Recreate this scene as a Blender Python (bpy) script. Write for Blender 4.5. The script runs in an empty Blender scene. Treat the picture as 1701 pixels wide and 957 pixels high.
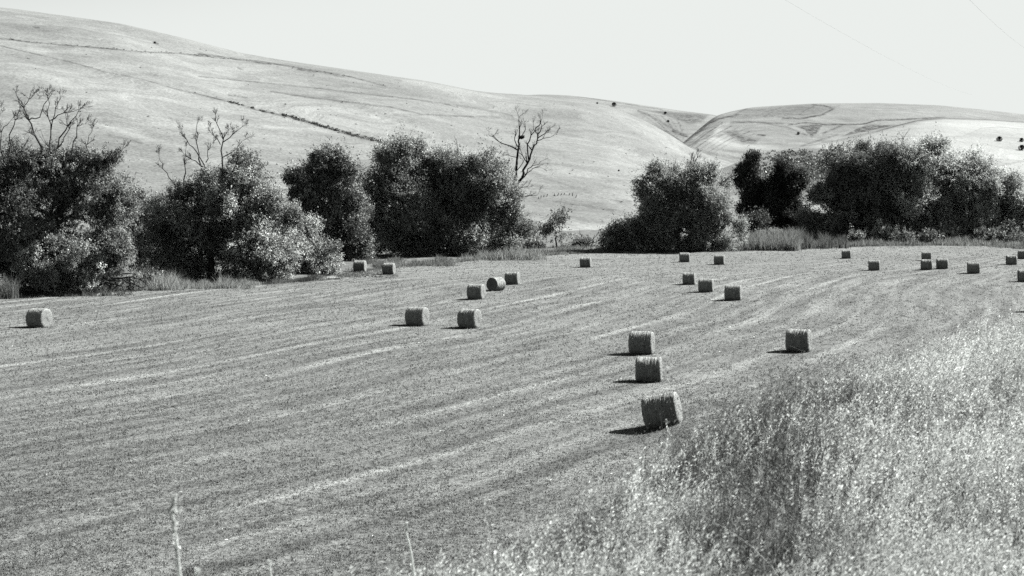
import bpy, math
import numpy as np

rng = np.random.default_rng(7)
C = bpy.context.scene.collection
F, CX, HZ, ZC = 2600.0, 850.5, 310.0, 11.5      # focal length in photo pixels, centre column, horizon row, eye height
PI = math.pi

# ----------------------------------------------------------------- basics
def P(u, v, D, dy=0.0):
    """world point on the line of sight of photo pixel (u, v) at depth D"""
    return np.array([(u - CX) / F * D, D + dy, ZC - (v - HZ) / F * D])

def dist_of(v):
    return F * ZC / (v - HZ)

def hashv(i, j, k, seed):
    h = (i * 374761393 + j * 668265263 + k * 2147483647 + seed * 1274126177) & 0xffffffff
    h = ((h ^ (h >> 13)) * 1274126177) & 0xffffffff
    h = (h ^ (h >> 16)) & 0xffffff
    return h / float(0xffffff)

def noise3(p, seed=0):
    p = np.asarray(p, float)
    i = np.floor(p).astype(np.int64); f = p - i; f = f * f * (3 - 2 * f)
    r = 0
    for a in (0, 1):
        for b in (0, 1):
            for c in (0, 1):
                w = (f[:, 0] if a else 1 - f[:, 0]) * (f[:, 1] if b else 1 - f[:, 1]) * (f[:, 2] if c else 1 - f[:, 2])
                r = r + w * hashv(i[:, 0] + a, i[:, 1] + b, i[:, 2] + c, seed)
    return r

def fbm(p, seed=0, octaves=4):
    r = 0; a = 0.5; q = np.asarray(p, float)
    for o in range(octaves):
        r = r + a * (noise3(q, seed + o) - 0.5) * 2; q = q * 2.03; a *= 0.5
    return r

def unit(v):
    return v / np.maximum(np.linalg.norm(v, axis=-1, keepdims=True), 1e-9)

def mesh_obj(name, verts, faces, mat, parent=None, attrs=None, smooth=False):
    """faces: list of (n,k) index arrays"""
    verts = np.asarray(verts, np.float32)
    if not isinstance(faces, (list, tuple)): faces = [faces]
    faces = [np.asarray(f, np.int32) for f in faces if len(f)]
    me = bpy.data.meshes.new(name)
    me.vertices.add(len(verts)); me.vertices.foreach_set('co', verts.ravel())
    li = np.concatenate([f.ravel() for f in faces])
    tot = np.concatenate([np.full(len(f), f.shape[1], np.int32) for f in faces])
    st = np.concatenate([[0], np.cumsum(tot)[:-1]]).astype(np.int32)
    me.loops.add(len(li)); me.loops.foreach_set('vertex_index', li)
    me.polygons.add(len(tot)); me.polygons.foreach_set('loop_start', st); me.polygons.foreach_set('loop_total', tot)
    if smooth: me.polygons.foreach_set('use_smooth', np.ones(len(tot), bool))
    for k, a in (attrs or {}).items():
        at = me.attributes.new(k, 'FLOAT', 'POINT'); at.data.foreach_set('value', np.asarray(a, np.float32))
    me.update(calc_edges=True); me.validate()
    me.materials.append(mat)
    o = bpy.data.objects.new(name, me); C.objects.link(o)
    if parent is not None: o.parent = parent
    return o

def thing(name, label, cat, loc=(0, 0, 0), group=None):
    o = bpy.data.objects.new(name, None); C.objects.link(o); o.location = loc
    o.empty_display_size = 0.3
    return tag(o, label, cat, group)

def tag(o, label=None, cat=None, group=None, kind=None):
    if label: o['label'] = label
    if cat: o['category'] = cat
    if group: o['group'] = group
    if kind: o['kind'] = kind
    return o

def grid_faces(nr, nc):
    i = np.arange(nr - 1)[:, None] * nc + np.arange(nc - 1)[None, :]
    i = i.ravel()
    return np.stack([i, i + 1, i + nc + 1, i + nc], 1)

def tubes(segs, sides=6):
    """segs: list of (p0, p1, r0, r1) -> verts, faces"""
    V = []; Fq = []; n = 0
    ang = np.arange(sides) * 2 * PI / sides
    for p0, p1, r0, r1 in segs:
        p0 = np.asarray(p0, float); p1 = np.asarray(p1, float)
        d = p1 - p0; L = np.linalg.norm(d)
        if L < 1e-6: continue
        d /= L
        a = np.cross(d, [0.3, 0.9, 0.1]); a /= np.linalg.norm(a); b = np.cross(d, a)
        ring = np.cos(ang)[:, None] * a + np.sin(ang)[:, None] * b
        V.append(p0 - d * r0 * 0.3 + ring * r0); V.append(p1 + ring * r1)
        i = np.arange(sides); j = (i + 1) % sides
        Fq.append(np.stack([n + i, n + j, n + sides + j, n + sides + i], 1)); n += 2 * sides
    return np.concatenate(V), np.concatenate(Fq)

# ----------------------------------------------------------------- materials
def nt(mat):
    mat.use_nodes = True
    t = mat.node_tree; t.nodes.clear()
    return t

class NB:
    def __init__(self, t): self.t = t
    def n(self, typ, **kw):
        x = self.t.nodes.new(typ)
        for k, v in kw.items():
            if k.startswith('i_'): x.inputs[k[2:].replace('_', ' ')].default_value = v
            else: setattr(x, k, v)
        return x
    def link(self, a, b): self.t.links.new(a, b)
    def math(self, op, a, b=None, c=None, clamp=False):
        x = self.t.nodes.new('ShaderNodeMath'); x.operation = op; x.use_clamp = clamp
        for i, s in enumerate((a, b, c)):
            if s is None: continue
            if isinstance(s, (int, float)): x.inputs[i].default_value = s
            else: self.link(s, x.inputs[i])
        return x.outputs[0]
    def noise(self, vec, scale, detail=4, rough=0.55):
        x = self.t.nodes.new('ShaderNodeTexNoise'); x.inputs['Scale'].default_value = scale
        x.inputs['Detail'].default_value = detail; x.inputs['Roughness'].default_value = rough
        if vec is not None: self.link(vec, x.inputs['Vector'])
        return x.outputs['Fac']
    def ramp(self, v, a, b, lo=0.0, hi=1.0):
        x = self.t.nodes.new('ShaderNodeMapRange'); x.interpolation_type = 'SMOOTHSTEP'
        x.inputs[1].default_value = a; x.inputs[2].default_value = b; x.inputs[3].default_value = lo; x.inputs[4].default_value = hi
        self.link(v, x.inputs[0]); return x.outputs[0]
    def pos(self):
        g = self.t.nodes.new('ShaderNodeNewGeometry'); return g.outputs['Position']
    def obj(self):
        g = self.t.nodes.new('ShaderNodeTexCoord'); return g.outputs['Object']
    def sep(self, v):
        s = self.t.nodes.new('ShaderNodeSeparateXYZ'); self.link(v, s.inputs[0]); return s.outputs
    def comb(self, x, y, z):
        c = self.t.nodes.new('ShaderNodeCombineXYZ')
        for i, s in enumerate((x, y, z)):
            if isinstance(s, (int, float)): c.inputs[i].default_value = s
            else: self.link(s, c.inputs[i])
        return c.outputs[0]
    def attr(self, name):
        a = self.t.nodes.new('ShaderNodeAttribute'); a.attribute_name = name; return a.outputs['Fac']
    def grey(self, v):
        """grey value -> colour with the print's faint green-white tint"""
        c = self.t.nodes.new('ShaderNodeCombineColor')
        self.link(self.math('MULTIPLY', v, 0.965), c.inputs[0]); self.link(v, c.inputs[1]); self.link(self.math('MULTIPLY', v, 0.972), c.inputs[2])
        return c.outputs[0]
    def diffuse_out(self, col, height=None, dist=0.02, rough=0.9, strength=1.0):
        b = self.n('ShaderNodeBsdfPrincipled'); b.inputs['Roughness'].default_value = rough
        b.inputs['Specular IOR Level'].default_value = 0.15
        self.link(col, b.inputs['Base Color'])
        if height is not None:
            bp = self.n('ShaderNodeBump'); bp.inputs['Distance'].default_value = dist; bp.inputs['Strength'].default_value = strength
            self.link(height, bp.inputs['Height']); self.link(bp.outputs[0], b.inputs['Normal'])
        o = self.n('ShaderNodeOutputMaterial'); self.link(b.outputs[0], o.inputs[0])
        return b

def leaf_mat(name, gloss=0.04, trans=0.3, gain=1.0):
    m = bpy.data.materials.new(name); t = nt(m); B = NB(t)
    v = B.math('MULTIPLY', B.attr('tone'), gain)
    col = B.grey(v)
    d = B.n('ShaderNodeBsdfDiffuse'); B.link(col, d.inputs[0])
    tr = B.n('ShaderNodeBsdfTranslucent'); B.link(col, tr.inputs[0])
    mx = B.n('ShaderNodeMixShader'); mx.inputs[0].default_value = trans
    B.link(d.outputs[0], mx.inputs[1]); B.link(tr.outputs[0], mx.inputs[2])
    g = B.n('ShaderNodeBsdfGlossy'); g.inputs['Roughness'].default_value = 0.5; g.inputs[0].default_value = (0.9, 0.93, 0.9, 1)
    m2 = B.n('ShaderNodeMixShader')
    fr = B.n('ShaderNodeFresnel'); fr.inputs[0].default_value = 1.38
    B.link(B.math('MULTIPLY', fr.outputs[0], gloss), m2.inputs[0])
    B.link(mx.outputs[0], m2.inputs[1]); B.link(g.outputs[0], m2.inputs[2])
    o = B.n('ShaderNodeOutputMaterial'); B.link(m2.outputs[0], o.inputs[0])
    return m

def bark_mat(name, lo, hi):
    m = bpy.data.materials.new(name); B = NB(nt(m))
    p = B.obj(); x = B.sep(p)
    v = B.noise(B.comb(B.math('MULTIPLY', x[0], 4.0), B.math('MULTIPLY', x[1], 4.0), B.math('MULTIPLY', x[2], 0.8)), 1.5, 5)
    B.diffuse_out(B.grey(B.ramp(v, 0.3, 0.7, lo, hi)), v, 0.05)
    return m

def swath_nodes(B):
    """mowing swaths: returns (light 0..1, streak noise) from the world position"""
    p = B.pos(); x = B.sep(p)
    bend = B.math('MULTIPLY', B.math('SINE', B.math('MULTIPLY', B.math('SUBTRACT', x[1], 60.0), 0.035)), 4.0)
    wob = B.math('ADD', B.math('MULTIPLY', B.math('SINE', B.math('ADD', B.math('MULTIPLY', x[1], 0.07), B.math('MULTIPLY', x[0], 0.03))), 0.55),
                 B.math('MULTIPLY', B.math('SINE', B.math('SUBTRACT', B.math('MULTIPLY', x[0], 0.13), B.math('MULTIPLY', x[1], 0.05))), 0.4))
    s = B.math('SUBTRACT', B.math('SUBTRACT', x[0], B.math('MULTIPLY', x[1], 0.455)), bend)
    far = B.math('MAXIMUM', B.math('SUBTRACT', B.math('SUBTRACT', x[1], 195.0), B.math('MAXIMUM', B.math('SUBTRACT', x[0], 30.0), 0.0)), 0.0)
    s = B.math('SUBTRACT', s, B.math('MULTIPLY', B.math('MULTIPLY', far, far), 0.018))
    s = B.math('ADD', s, wob)
    k = B.math('ADD', B.math('DIVIDE', s, 3.9), 0.464)
    fr = B.math('FRACT', k)
    tri = B.math('MULTIPLY', B.math('ABSOLUTE', B.math('SUBTRACT', fr, 0.5)), 2.0)
    rag = B.math('MULTIPLY', B.math('SUBTRACT', B.noise(p, 1.6, 4, 0.7), 0.5), 0.5)
    line = B.ramp(B.math('ADD', tri, rag), 0.45, -0.05)
    cell = B.math('FLOOR', k)
    along = B.noise(B.comb(B.math('MULTIPLY', cell, 7.31), B.math('MULTIPLY', x[1], 0.045), 0.0), 1.0, 3, 0.6)
    wn = B.n('ShaderNodeTexWhiteNoise'); wn.noise_dimensions = '1D'; B.link(cell, wn.inputs['W'])
    main = B.math('MULTIPLY', B.math('COMPARE', cell, -9.0, 0.1), B.ramp(x[1], 90.0, 130.0, 1.0, 0.25))                         # one row of thicker leftover straw
    line = B.math('MULTIPLY', line, B.math('MAXIMUM', B.ramp(along, 0.36, 0.64, 0.05, 1.0), B.math('MULTIPLY', main, B.ramp(along, 0.2, 0.55, 0.4, 1.0))))
    line = B.math('MULTIPLY', line, B.math('MAXIMUM', B.ramp(wn.outputs['Value'], 0.0, 1.0, 0.25, 1.1), B.math('MULTIPLY', main, 1.1)))
    line = B.math('MULTIPLY', line, B.ramp(B.math('DIVIDE', x[0], B.math('MAXIMUM', x[1], 1.0)), 0.2, 0.28, 1.0, 0.25))
    line = B.math('MULTIPLY', line, B.math('MAXIMUM', B.ramp(x[1], 72.0, 98.0, 0.35, 1.0), B.ramp(x[0], -14.0, -7.0, 0.35, 1.0)))
    streak = B.noise(B.comb(B.math('MULTIPLY', s, 0.75), B.math('MULTIPLY', x[1], 0.05), 3.0), 1.0, 4, 0.6)
    fine = B.noise(B.comb(B.math('MULTIPLY', s, 2.6), B.math('MULTIPLY', x[1], 0.28), 9.0), 1.0, 3, 0.6)
    fine = B.ramp(fine, 0.58, 0.75)
    return line, streak, fine, p

def field_mat():
    m = bpy.data.materials.new('mown_hay_stubble'); B = NB(nt(m))
    line, streak, fine, p = swath_nodes(B)
    grain = B.noise(p, 5.0, 6, 0.75)
    big = B.noise(p, 0.03, 3)
    v = B.ramp(streak, 0.32, 0.68, 0.115, 0.215)
    v = B.math('ADD', v, B.math('MULTIPLY', line, 0.15))
    v = B.math('ADD', v, B.math('MULTIPLY', fine, 0.045))
    v = B.math('MULTIPLY', v, B.ramp(grain, 0.34, 0.64, 0.58, 1.34))
    v = B.math('MULTIPLY', v, B.ramp(big, 0.3, 0.7, 0.92, 1.08))
    h = B.noise(p, 7.0, 5, 0.7)
    B.diffuse_out(B.grey(v), h, 0.12)
    return m

def tuft_mat():
    m = bpy.data.materials.new('stubble_tufts'); B = NB(nt(m))
    line, streak, fine, p = swath_nodes(B)
    v = B.ramp(streak, 0.3, 0.7, 0.75, 1.2)
    v = B.math('ADD', v, B.math('MULTIPLY', line, 0.9))
    v = B.math('MULTIPLY', v, B.attr('tone'))
    col = B.grey(v)
    d = B.n('ShaderNodeBsdfDiffuse'); B.link(col, d.inputs[0])
    tr = B.n('ShaderNodeBsdfTranslucent'); B.link(col, tr.inputs[0])
    mx = B.n('ShaderNodeMixShader'); mx.inputs[0].default_value = 0.3
    B.link(d.outputs[0], mx.inputs[1]); B.link(tr.outputs[0], mx.inputs[2])
    o = B.n('ShaderNodeOutputMaterial'); B.link(mx.outputs[0], o.inputs[0])
    return m

def hill_mat(name, base=0.30):
    m = bpy.data.materials.new(name); B = NB(nt(m))
    p = B.pos(); x = B.sep(p)
    warp = B.math('MULTIPLY', B.noise(p, 0.012, 3), 9.0)
    zz = B.math('ADD', B.math('MULTIPLY', x[2], 0.30), warp)
    cont = B.noise(B.comb(B.math('MULTIPLY', x[0], 0.012), B.math('MULTIPLY', x[1], 0.012), zz), 1.0, 6, 0.62)
    patch = B.noise(p, 0.011, 4)
    grain = B.noise(p, 0.9, 5, 0.75)
    tuft = B.noise(B.comb(B.math('MULTIPLY', x[0], 0.10), B.math('MULTIPLY', x[1], 0.06), B.math('MULTIPLY', x[2], 0.55)), 1.0, 4, 0.7)
    v = B.ramp(cont, 0.3, 0.72, base * 0.80, base * 1.14)
    v = B.math('MULTIPLY', v, B.ramp(patch, 0.35, 0.68, 0.86, 1.08))
    v = B.math('MULTIPLY', v, B.ramp(grain, 0.32, 0.68, 0.72, 1.26))
    v = B.math('MULTIPLY', v, B.ramp(tuft, 0.56, 0.78, 1.0, 0.66))
    brk = B.ramp(B.noise(p, 0.2, 5, 0.8), 0.36, 0.62, 0.15, 1.2)
    dk = B.math('MULTIPLY', B.attr('dark'), brk, clamp=True)
    lt = B.math('MULTIPLY', B.attr('pale'), B.ramp(B.noise(p, 0.1, 3, 0.7), 0.3, 0.6, 0.35, 1.0), clamp=True)
    v = B.math('MULTIPLY', v, B.math('SUBTRACT', 1.0, B.math('MULTIPLY', dk, 0.86)))
    v = B.math('ADD', v, B.math('MULTIPLY', lt, 0.09))
    v = B.math('ADD', v, B.math('MULTIPLY', B.attr('crop'), 0.11))
    B.diffuse_out(B.grey(v), B.math('ADD', tuft, B.math('MULTIPLY', cont, 2.0)), 0.9, strength=0.8)
    return m

def simple_mat(name, lo, hi, scale, dist=0.03, detail=5):
    m = bpy.data.materials.new(name); B = NB(nt(m))
    v = B.noise(B.obj(), scale, detail, 0.65)
    B.diffuse_out(B.grey(B.ramp(v, 0.3, 0.7, lo, hi)), v, dist)
    return m

def bale_side_mat():
    m = bpy.data.materials.new('wrapped_straw'); B = NB(nt(m))
    p = B.obj(); x = B.sep(p)
    rings = B.noise(B.comb(B.math('MULTIPLY', x[0], 16.0), B.math('MULTIPLY', x[1], 0.9), B.math('MULTIPLY', x[2], 0.9)), 1.0, 4, 0.7)
    fib = B.noise(B.comb(B.math('MULTIPLY', x[0], 40.0), B.math('MULTIPLY', x[1], 9.0), B.math('MULTIPLY', x[2], 9.0)), 1.0, 4, 0.7)
    mott = B.noise(p, 2.2, 4)
    v = B.ramp(rings, 0.3, 0.7, 0.26, 0.39)
    v = B.math('MULTIPLY', v, B.ramp(fib, 0.3, 0.7, 0.7, 1.3))
    v = B.math('MULTIPLY', v, B.ramp(mott, 0.3, 0.7, 0.85, 1.15))
    B.diffuse_out(B.grey(v), B.math('ADD', rings, B.math('MULTIPLY', fib, 0.6)), 0.02)
    return m

def bale_end_mat():
    m = bpy.data.materials.new('rolled_straw_end'); B = NB(nt(m))
    p = B.obj(); x = B.sep(p)
    r = B.math('SQRT', B.math('ADD', B.math('MULTIPLY', x[1], x[1]), B.math('MULTIPLY', x[2], x[2])))
    sp = B.math('SINE', B.math('ADD', B.math('MULTIPLY', r, 60.0), B.math('MULTIPLY', B.noise(p, 4.0, 3), 9.0)))
    fib = B.noise(p, 22.0, 5, 0.7)
    v = B.ramp(sp, -1.0, 1.0, 0.18, 0.25)
    v = B.math('MULTIPLY', v, B.ramp(fib, 0.3, 0.7, 0.65, 1.35))
    B.diffuse_out(B.grey(v), B.math('ADD', fib, B.math('MULTIPLY', sp, 0.15)), 0.04)
    return m

M_leaf = leaf_mat('leaves', 0.06, 0.22)
M_silver = leaf_mat('silvery_leaves', 0.06, 0.24, 1.2)
M_light = leaf_mat('thin_leaves', 0.06, 0.42, 1.1)
M_dark = leaf_mat('dark_leaves', 0.06, 0.18)
M_grass = leaf_mat('dry_grass_blades', 0.06, 0.5)
M_weed = leaf_mat('weed_stems', 0.08, 0.3)
M_straw = leaf_mat('loose_straw', 0.08, 0.3)
M_bark = bark_mat('dark_bark', 0.035, 0.09)
M_dead = bark_mat('dead_wood', 0.03, 0.075)
M_grey = bark_mat('weathered_wood', 0.10, 0.22)
M_field = field_mat()
M_tuft = tuft_mat()
M_hill = hill_mat('dry_hill_grass', 0.195)
M_ground = simple_mat('rough_dry_ground', 0.08, 0.18, 0.6, 0.2)
M_bank = simple_mat('bank_soil_and_litter', 0.07, 0.15, 6.0, 0.08)
M_bare = simple_mat('pale_bare_ground', 0.2, 0.3, 2.0, 0.08)
M_side = bale_side_mat()
M_end = bale_end_mat()
M_wire = simple_mat('cable_metal', 0.25, 0.3, 3.0, 0.001)

# ----------------------------------------------------------------- field height
def sstep(a, b, x):
    t = np.clip((x - a) / (b - a), 0, 1); return t * t * (3 - 2 * t)

def field_z(x, y):
    x = np.asarray(x, float); y = np.asarray(y, float)
    z = 0.07 * np.sin(x * 0.21 + y * 0.09) + 0.05 * np.sin(x * 0.08 - y * 0.17 + 1.3)
    z = z + 0.62 * sstep(5.2, 9.4, x) * np.exp(-((y - 73) / 9.0) ** 2) * np.exp(-np.maximum(0, x - 9.4) / 9.0)
    return z

EDGE = np.array([(-1400, 560), (-700, 528), (-300, 508), (0, 497), (120, 490), (230, 485), (350, 477), (450, 472), (560, 464), (640, 446), (700, 441), (760, 436),
                 (830, 430), (900, 425), (1000, 421), (1120, 419), (1240, 418), (1400, 411), (1480, 408), (1560, 408), (1640, 411), (1701, 414), (1900, 420), (2600, 430)], float)
def edge_v(u): return np.interp(u, EDGE[:, 0], EDGE[:, 1])

# the ground: one sheet to the horizon, a little below the mown field
g = np.concatenate([-np.geomspace(9000, 40, 26), np.linspace(-30, 30, 5), np.geomspace(40, 9000, 26)])
gx, gy = np.meshgrid(g, g + 0.0)
ground = mesh_obj('ground', np.stack([gx.ravel(), gy.ravel(), np.full(gx.size, -0.42)], 1), grid_faces(len(g), len(g)), M_ground)
tag(ground, kind='structure')

us = np.linspace(-1400, 2600, 640); fr = np.linspace(0, 1, 300) ** 1.2
ve = edge_v(us) + fbm(np.stack([us * 0.03, us * 0, us * 0], 1), 3, 3) * 2.0
De = dist_of(ve)
y0 = 16.0
Y = y0 + (De[None, :] - y0) * fr[:, None]; X = (us[None, :] - CX) / F * Y
Zf = field_z(X, Y)
fl = mesh_obj('hay_field', np.stack([X.ravel(), Y.ravel(), Zf.ravel()], 1), grid_faces(300, 640), M_field, smooth=True)
tag(fl, kind='structure')

# rough land between the field and the foot of the hills
Yr = De[None, :] - 4 + (np.linspace(0, 1, 60)[:, None]) * (np.maximum(De, 460)[None, :] - De[None, :] + 40)
Xr = (us[None, :] - CX) / F * Yr
Zr = -0.10 + 0.35 * sstep(0, 12, Yr - De[None, :]) + 0.25 * fbm(np.stack([Xr.ravel() * .1, Yr.ravel() * .1, Xr.ravel() * 0], 1), 11).reshape(Xr.shape) * sstep(0, 8, Yr - De[None, :])
tag(mesh_obj('rough_ground', np.stack([Xr.ravel(), Yr.ravel(), Zr.ravel()], 1), grid_faces(60, 640), M_ground, smooth=True), kind='structure')

# ----------------------------------------------------------------- hills
def smooth_interp(pts, s=18.0):
    pts = np.array(pts, float)
    xs = np.arange(pts[0, 0] - 200, pts[-1, 0] + 200, 4.0)
    ys = np.interp(xs, pts[:, 0], pts[:, 1])
    k = np.exp(-0.5 * (np.arange(-12, 13) * 4.0 / s) ** 2); k /= k.sum()
    ys = np.convolve(np.pad(ys, 12, mode='edge'), k, mode='valid')
    return lambda u: np.interp(u, xs, ys)

class Hill:
    def __init__(self, ridge, R, Bs, seed, amp=1.0, s=16.0, pw=1.0):
        self.rv = smooth_interp(ridge, s); self.R = smooth_interp(R, 40); self.B = smooth_interp(Bs, 40)
        self.seed = seed; self.amp = amp; self.pw = pw
    def z(self, u, w):
        R = self.R(u); Bd = self.B(u); y = Bd + (R - Bd) * w
        er = (HZ - self.rv(u)) / F; eb = -(ZC + 0.6) / Bd
        wc = np.clip(w, 0, 1)
        e = eb + (er - eb) * np.sin(wc * PI / 2) ** self.pw
        over = np.maximum(w - 1, 0)
        e = e - (er - eb) * 1.2 * over ** 2
        z = np.where(w < 0, -0.6 + w * 40, ZC + e * y)
        x = (u - CX) / F * y
        p = np.stack([np.ravel(x) / 130, np.ravel(y) / 130, np.ravel(x) * 0], 1)
        nz = fbm(p, self.seed, 5).reshape(np.shape(x))
        win = np.sin(np.clip(w, 0, 1) * PI) ** 0.8 * (w < 1) + 0
        z = z + nz * self.amp * win * np.clip(er - eb, 0.02, 1) * 60
        return x, y, z
    def at(self, u, v):
        """world point where photo pixel (u, v) meets this hillside"""
        w = np.linspace(0, 1, 600); x, y, z = self.z(np.full(600, float(u)), w)
        vv = HZ + F * (ZC - z) / y
        k = np.argmax(vv <= v) if np.any(vv <= v) else np.argmin(vv)
        return np.array([x[k], y[k], z[k]])
    def build(self, name, u0, u1, du, nr, feats, mat, gain=1.0):
        us = np.arange(u0, u1 + du, du); w = np.concatenate([[-0.1, -0.03], np.linspace(0, 1, nr) ** 0.85, np.linspace(1.03, 1.7, 14)])
        U, W = np.meshgrid(us, w)
        x, y, z = self.z(U, W)
        V = HZ + F * (ZC - z) / y
        at = {'dark': np.zeros(U.size), 'pale': np.zeros(U.size), 'crop': np.zeros(U.size)}
        pu, pv = U.ravel(), V.ravel(); vis = W.ravel() <= 1.0
        for kind, which, pts, width, st in feats:
            pts = np.array(pts, float)
            val = np.zeros(U.size)
            if kind == 'line':
                for a, b in zip(pts[:-1], pts[1:]):
                    m = (pu > min(a[0], b[0]) - 12) & (pu < max(a[0], b[0]) + 12) & vis
                    if not m.any(): continue
                    d = b[:2] - a[:2]; q = np.stack([pu[m] - a[0], pv[m] - a[1]], 1)
                    t = np.clip(q @ d / (d @ d), 0, 1)
                    dd = np.linalg.norm(q - t[:, None] * d, axis=1)
                    wd = width if len(a) < 3 else width * (a[2] + (b[2] - a[2]) * t)
                    val[m] = np.maximum(val[m], np.clip(1.25 - dd / wd, 0, 1))
            else:
                inside = np.zeros(U.size, bool); n = len(pts)
                dd = np.full(U.size, 1e9)
                for i in range(n):
                    a, b = pts[i], pts[(i + 1) % n]
                    c = ((a[1] > pv) != (b[1] > pv))
                    xi = (b[0] - a[0]) * (pv - a[1]) / (b[1] - a[1] + 1e-9) + a[0]
                    inside ^= c & (pu < xi)
                    d = b - a; q = np.stack([pu - a[0], pv - a[1]], 1); t = np.clip(q @ d / (d @ d), 0, 1)
                    dd = np.minimum(dd, np.linalg.norm(q - t[:, None] * d, axis=1))
                val = np.where(inside & vis, np.clip(0.4 + dd / width, 0, 1), np.clip(0.4 - dd / width, 0, 1) * vis)
            at[which] = np.maximum(at[which], np.minimum(val * st * gain, 1.0))
        o = mesh_obj(name, np.stack([x.ravel(), y.ravel(), z.ravel()], 1), grid_faces(len(w), len(us)), mat, attrs=at, smooth=True)
        tag(o, kind='structure'); return o

H1 = Hill([(-900, -60), (-400, -25), (-100, 5), (0, 15), (100, 25), (200, 39), (300, 62), (400, 88), (470, 100), (600, 119), (700, 134), (790, 152), (830, 156), (900, 160), (960, 166), (1010, 177), (1060, 195), (1100, 216), (1132, 236), (1147, 247), (1229, 276), (1300, 300), (1400, 322), (1500, 328)],
          [(-900, 700), (0, 800), (700, 960), (800, 1010), (850, 1080), (1000, 1100), (1200, 1140), (1500, 1100)],
          [(-900, 330), (0, 330), (600, 350), (850, 372), (1050, 400), (1200, 470), (1300, 600), (1500, 800)], 21, 1.0, 10)
H3 = Hill([(950, 330), (1050, 290), (1100, 262), (1132, 239), (1150, 224), (1170, 207), (1190, 192), (1215, 185), (1250, 178), (1300, 175), (1350, 172), (1460, 171), (1560, 175), (1640, 183), (1701, 190), (1900, 212), (2600, 250)],
          [(950, 1200), (1132, 1300), (1190, 1600), (1250, 1700), (1700, 1800), (2600, 1800)], [(950, 950), (1132, 1000), (1200, 1050), (1500, 1150), (2600, 1200)], 33, 1.6, 6)
H4 = Hill([(1150, 300), (1230, 268), (1310, 247), (1404, 230), (1485, 209), (1526, 199), (1567, 195), (1640, 197), (1701, 201), (1900, 214), (2600, 250)],
          [(1150, 800), (1400, 950), (1700, 1050), (2600, 1050)], [(1150, 430), (1500, 430), (2600, 430)], 45, 0.35, 8)
H2 = Hill([(700, 190), (800, 168), (850, 159), (900, 157), (940, 158), (1000, 165), (1050, 172), (1130, 184), (1190, 191), (1220, 204), (1260, 232), (1300, 262), (1340, 290)],
          [(700, 1700), (1340, 1850)], [(700, 1250), (1340, 1350)], 51, 0.6, 8)

gully = [(0, 76, .5), (60, 90, .6), (120, 104, .6), (170, 118, .5), (240, 133, .4), (300, 150, .5), (345, 160, .7), (400, 175, .9), (440, 186, 1.2), (480, 194, 1.7), (520, 206, 1.6), (560, 217, 2.0), (600, 228, 2.2), (650, 240, 2.0), (690, 250, 1.2)]
fe1 = [
 ('line', 'dark', gully, 1.7, 0.85),
 ('line', 'dark', [(0, 64), (60, 71), (120, 76), (180, 81), (230, 86), (300, 89), (370, 97), (430, 102), (480, 110), (540, 121), (580, 127), (640, 143)], 1.5, 0.75),
 ('line', 'dark', [(330, 90), (380, 96), (425, 103), (450, 106)], 2.2, 0.8),
 ('line', 'dark', [(495, 115), (530, 119), (570, 126)], 2.6, 0.85),
 ('line', 'dark', [(330, 127), (400, 134), (470, 141), (540, 148), (620, 158), (700, 166), (760, 178)], 1.3, 0.6),
 ('line', 'dark', [(380, 158), (410, 162)], 1.8, 0.7),
 ('line', 'dark', [(450, 152), (520, 163), (590, 171), (625, 176), (650, 178), (700, 190), (760, 193), (830, 195)], 1.6, 0.6),
 ('line', 'dark', [(700, 168), (780, 178), (830, 187), (850, 192)], 2.2, 0.4),
 ('line', 'dark', [(180, 225), (235, 237)], 3.0, 0.45), ('line', 'dark', [(280, 195), (320, 204)], 3.0, 0.3),
 ('line', 'pale', [(170, 208), (250, 232), (310, 246)], 4.0, 0.5), ('line', 'pale', [(50, 80), (100, 98)], 6.0, 0.5), ('line', 'pale', [(540, 175), (640, 200), (720, 220)], 4, 0.35),
 ('line', 'pale', [(440, 210), (500, 218)], 2.5, 0.5), ('line', 'pale', [(450, 270), (480, 280)], 3, 0.5),
 ('line', 'dark', [(255, 70), (262, 73)], 2.2, 0.9), ('line', 'dark', [(55, 45), (65, 46)], 1.5, 0.7), ('line', 'dark', [(395, 113), (402, 115)], 1.6, 0.8),
 ('line', 'dark', [(880, 285), (930, 305), (990, 322)], 5.0, 0.35), ('line', 'dark', [(920, 335), (990, 345), (1020, 350)], 5.0, 0.45),
 ('line', 'dark', [(870, 355), (940, 362), (1000, 368)], 6.0, 0.35), ('line', 'pale', [(900, 372), (960, 380), (1020, 378)], 7.0, 0.7),
 ('line', 'dark', [(830, 192), (900, 216), (1010, 236)], 2.5, 0.25),
 ('poly', 'dark', [(870, 300), (930, 290), (1040, 300), (1060, 330), (1040, 366), (960, 362), (880, 350)], 22.0, 0.16),
]
fe2 = [
 ('poly', 'dark', [(1060, 181), (1085, 183), (1120, 186), (1178, 191), (1165, 203), (1145, 206), (1125, 200), (1100, 190)], 4.0, 0.5),
 ('line', 'dark', [(1060, 184), (1085, 195), (1110, 210), (1135, 224)], 2.0, 0.5),
 ('line', 'dark', [(1075, 205), (1110, 220), (1135, 238)], 2.0, 0.5), ('line', 'dark', [(1118, 218), (1140, 226)], 3.0, 0.8),
 ('line', 'dark', [(960, 160), (1040, 173), (1100, 182)], 1.2, 0.4),
]
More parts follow.
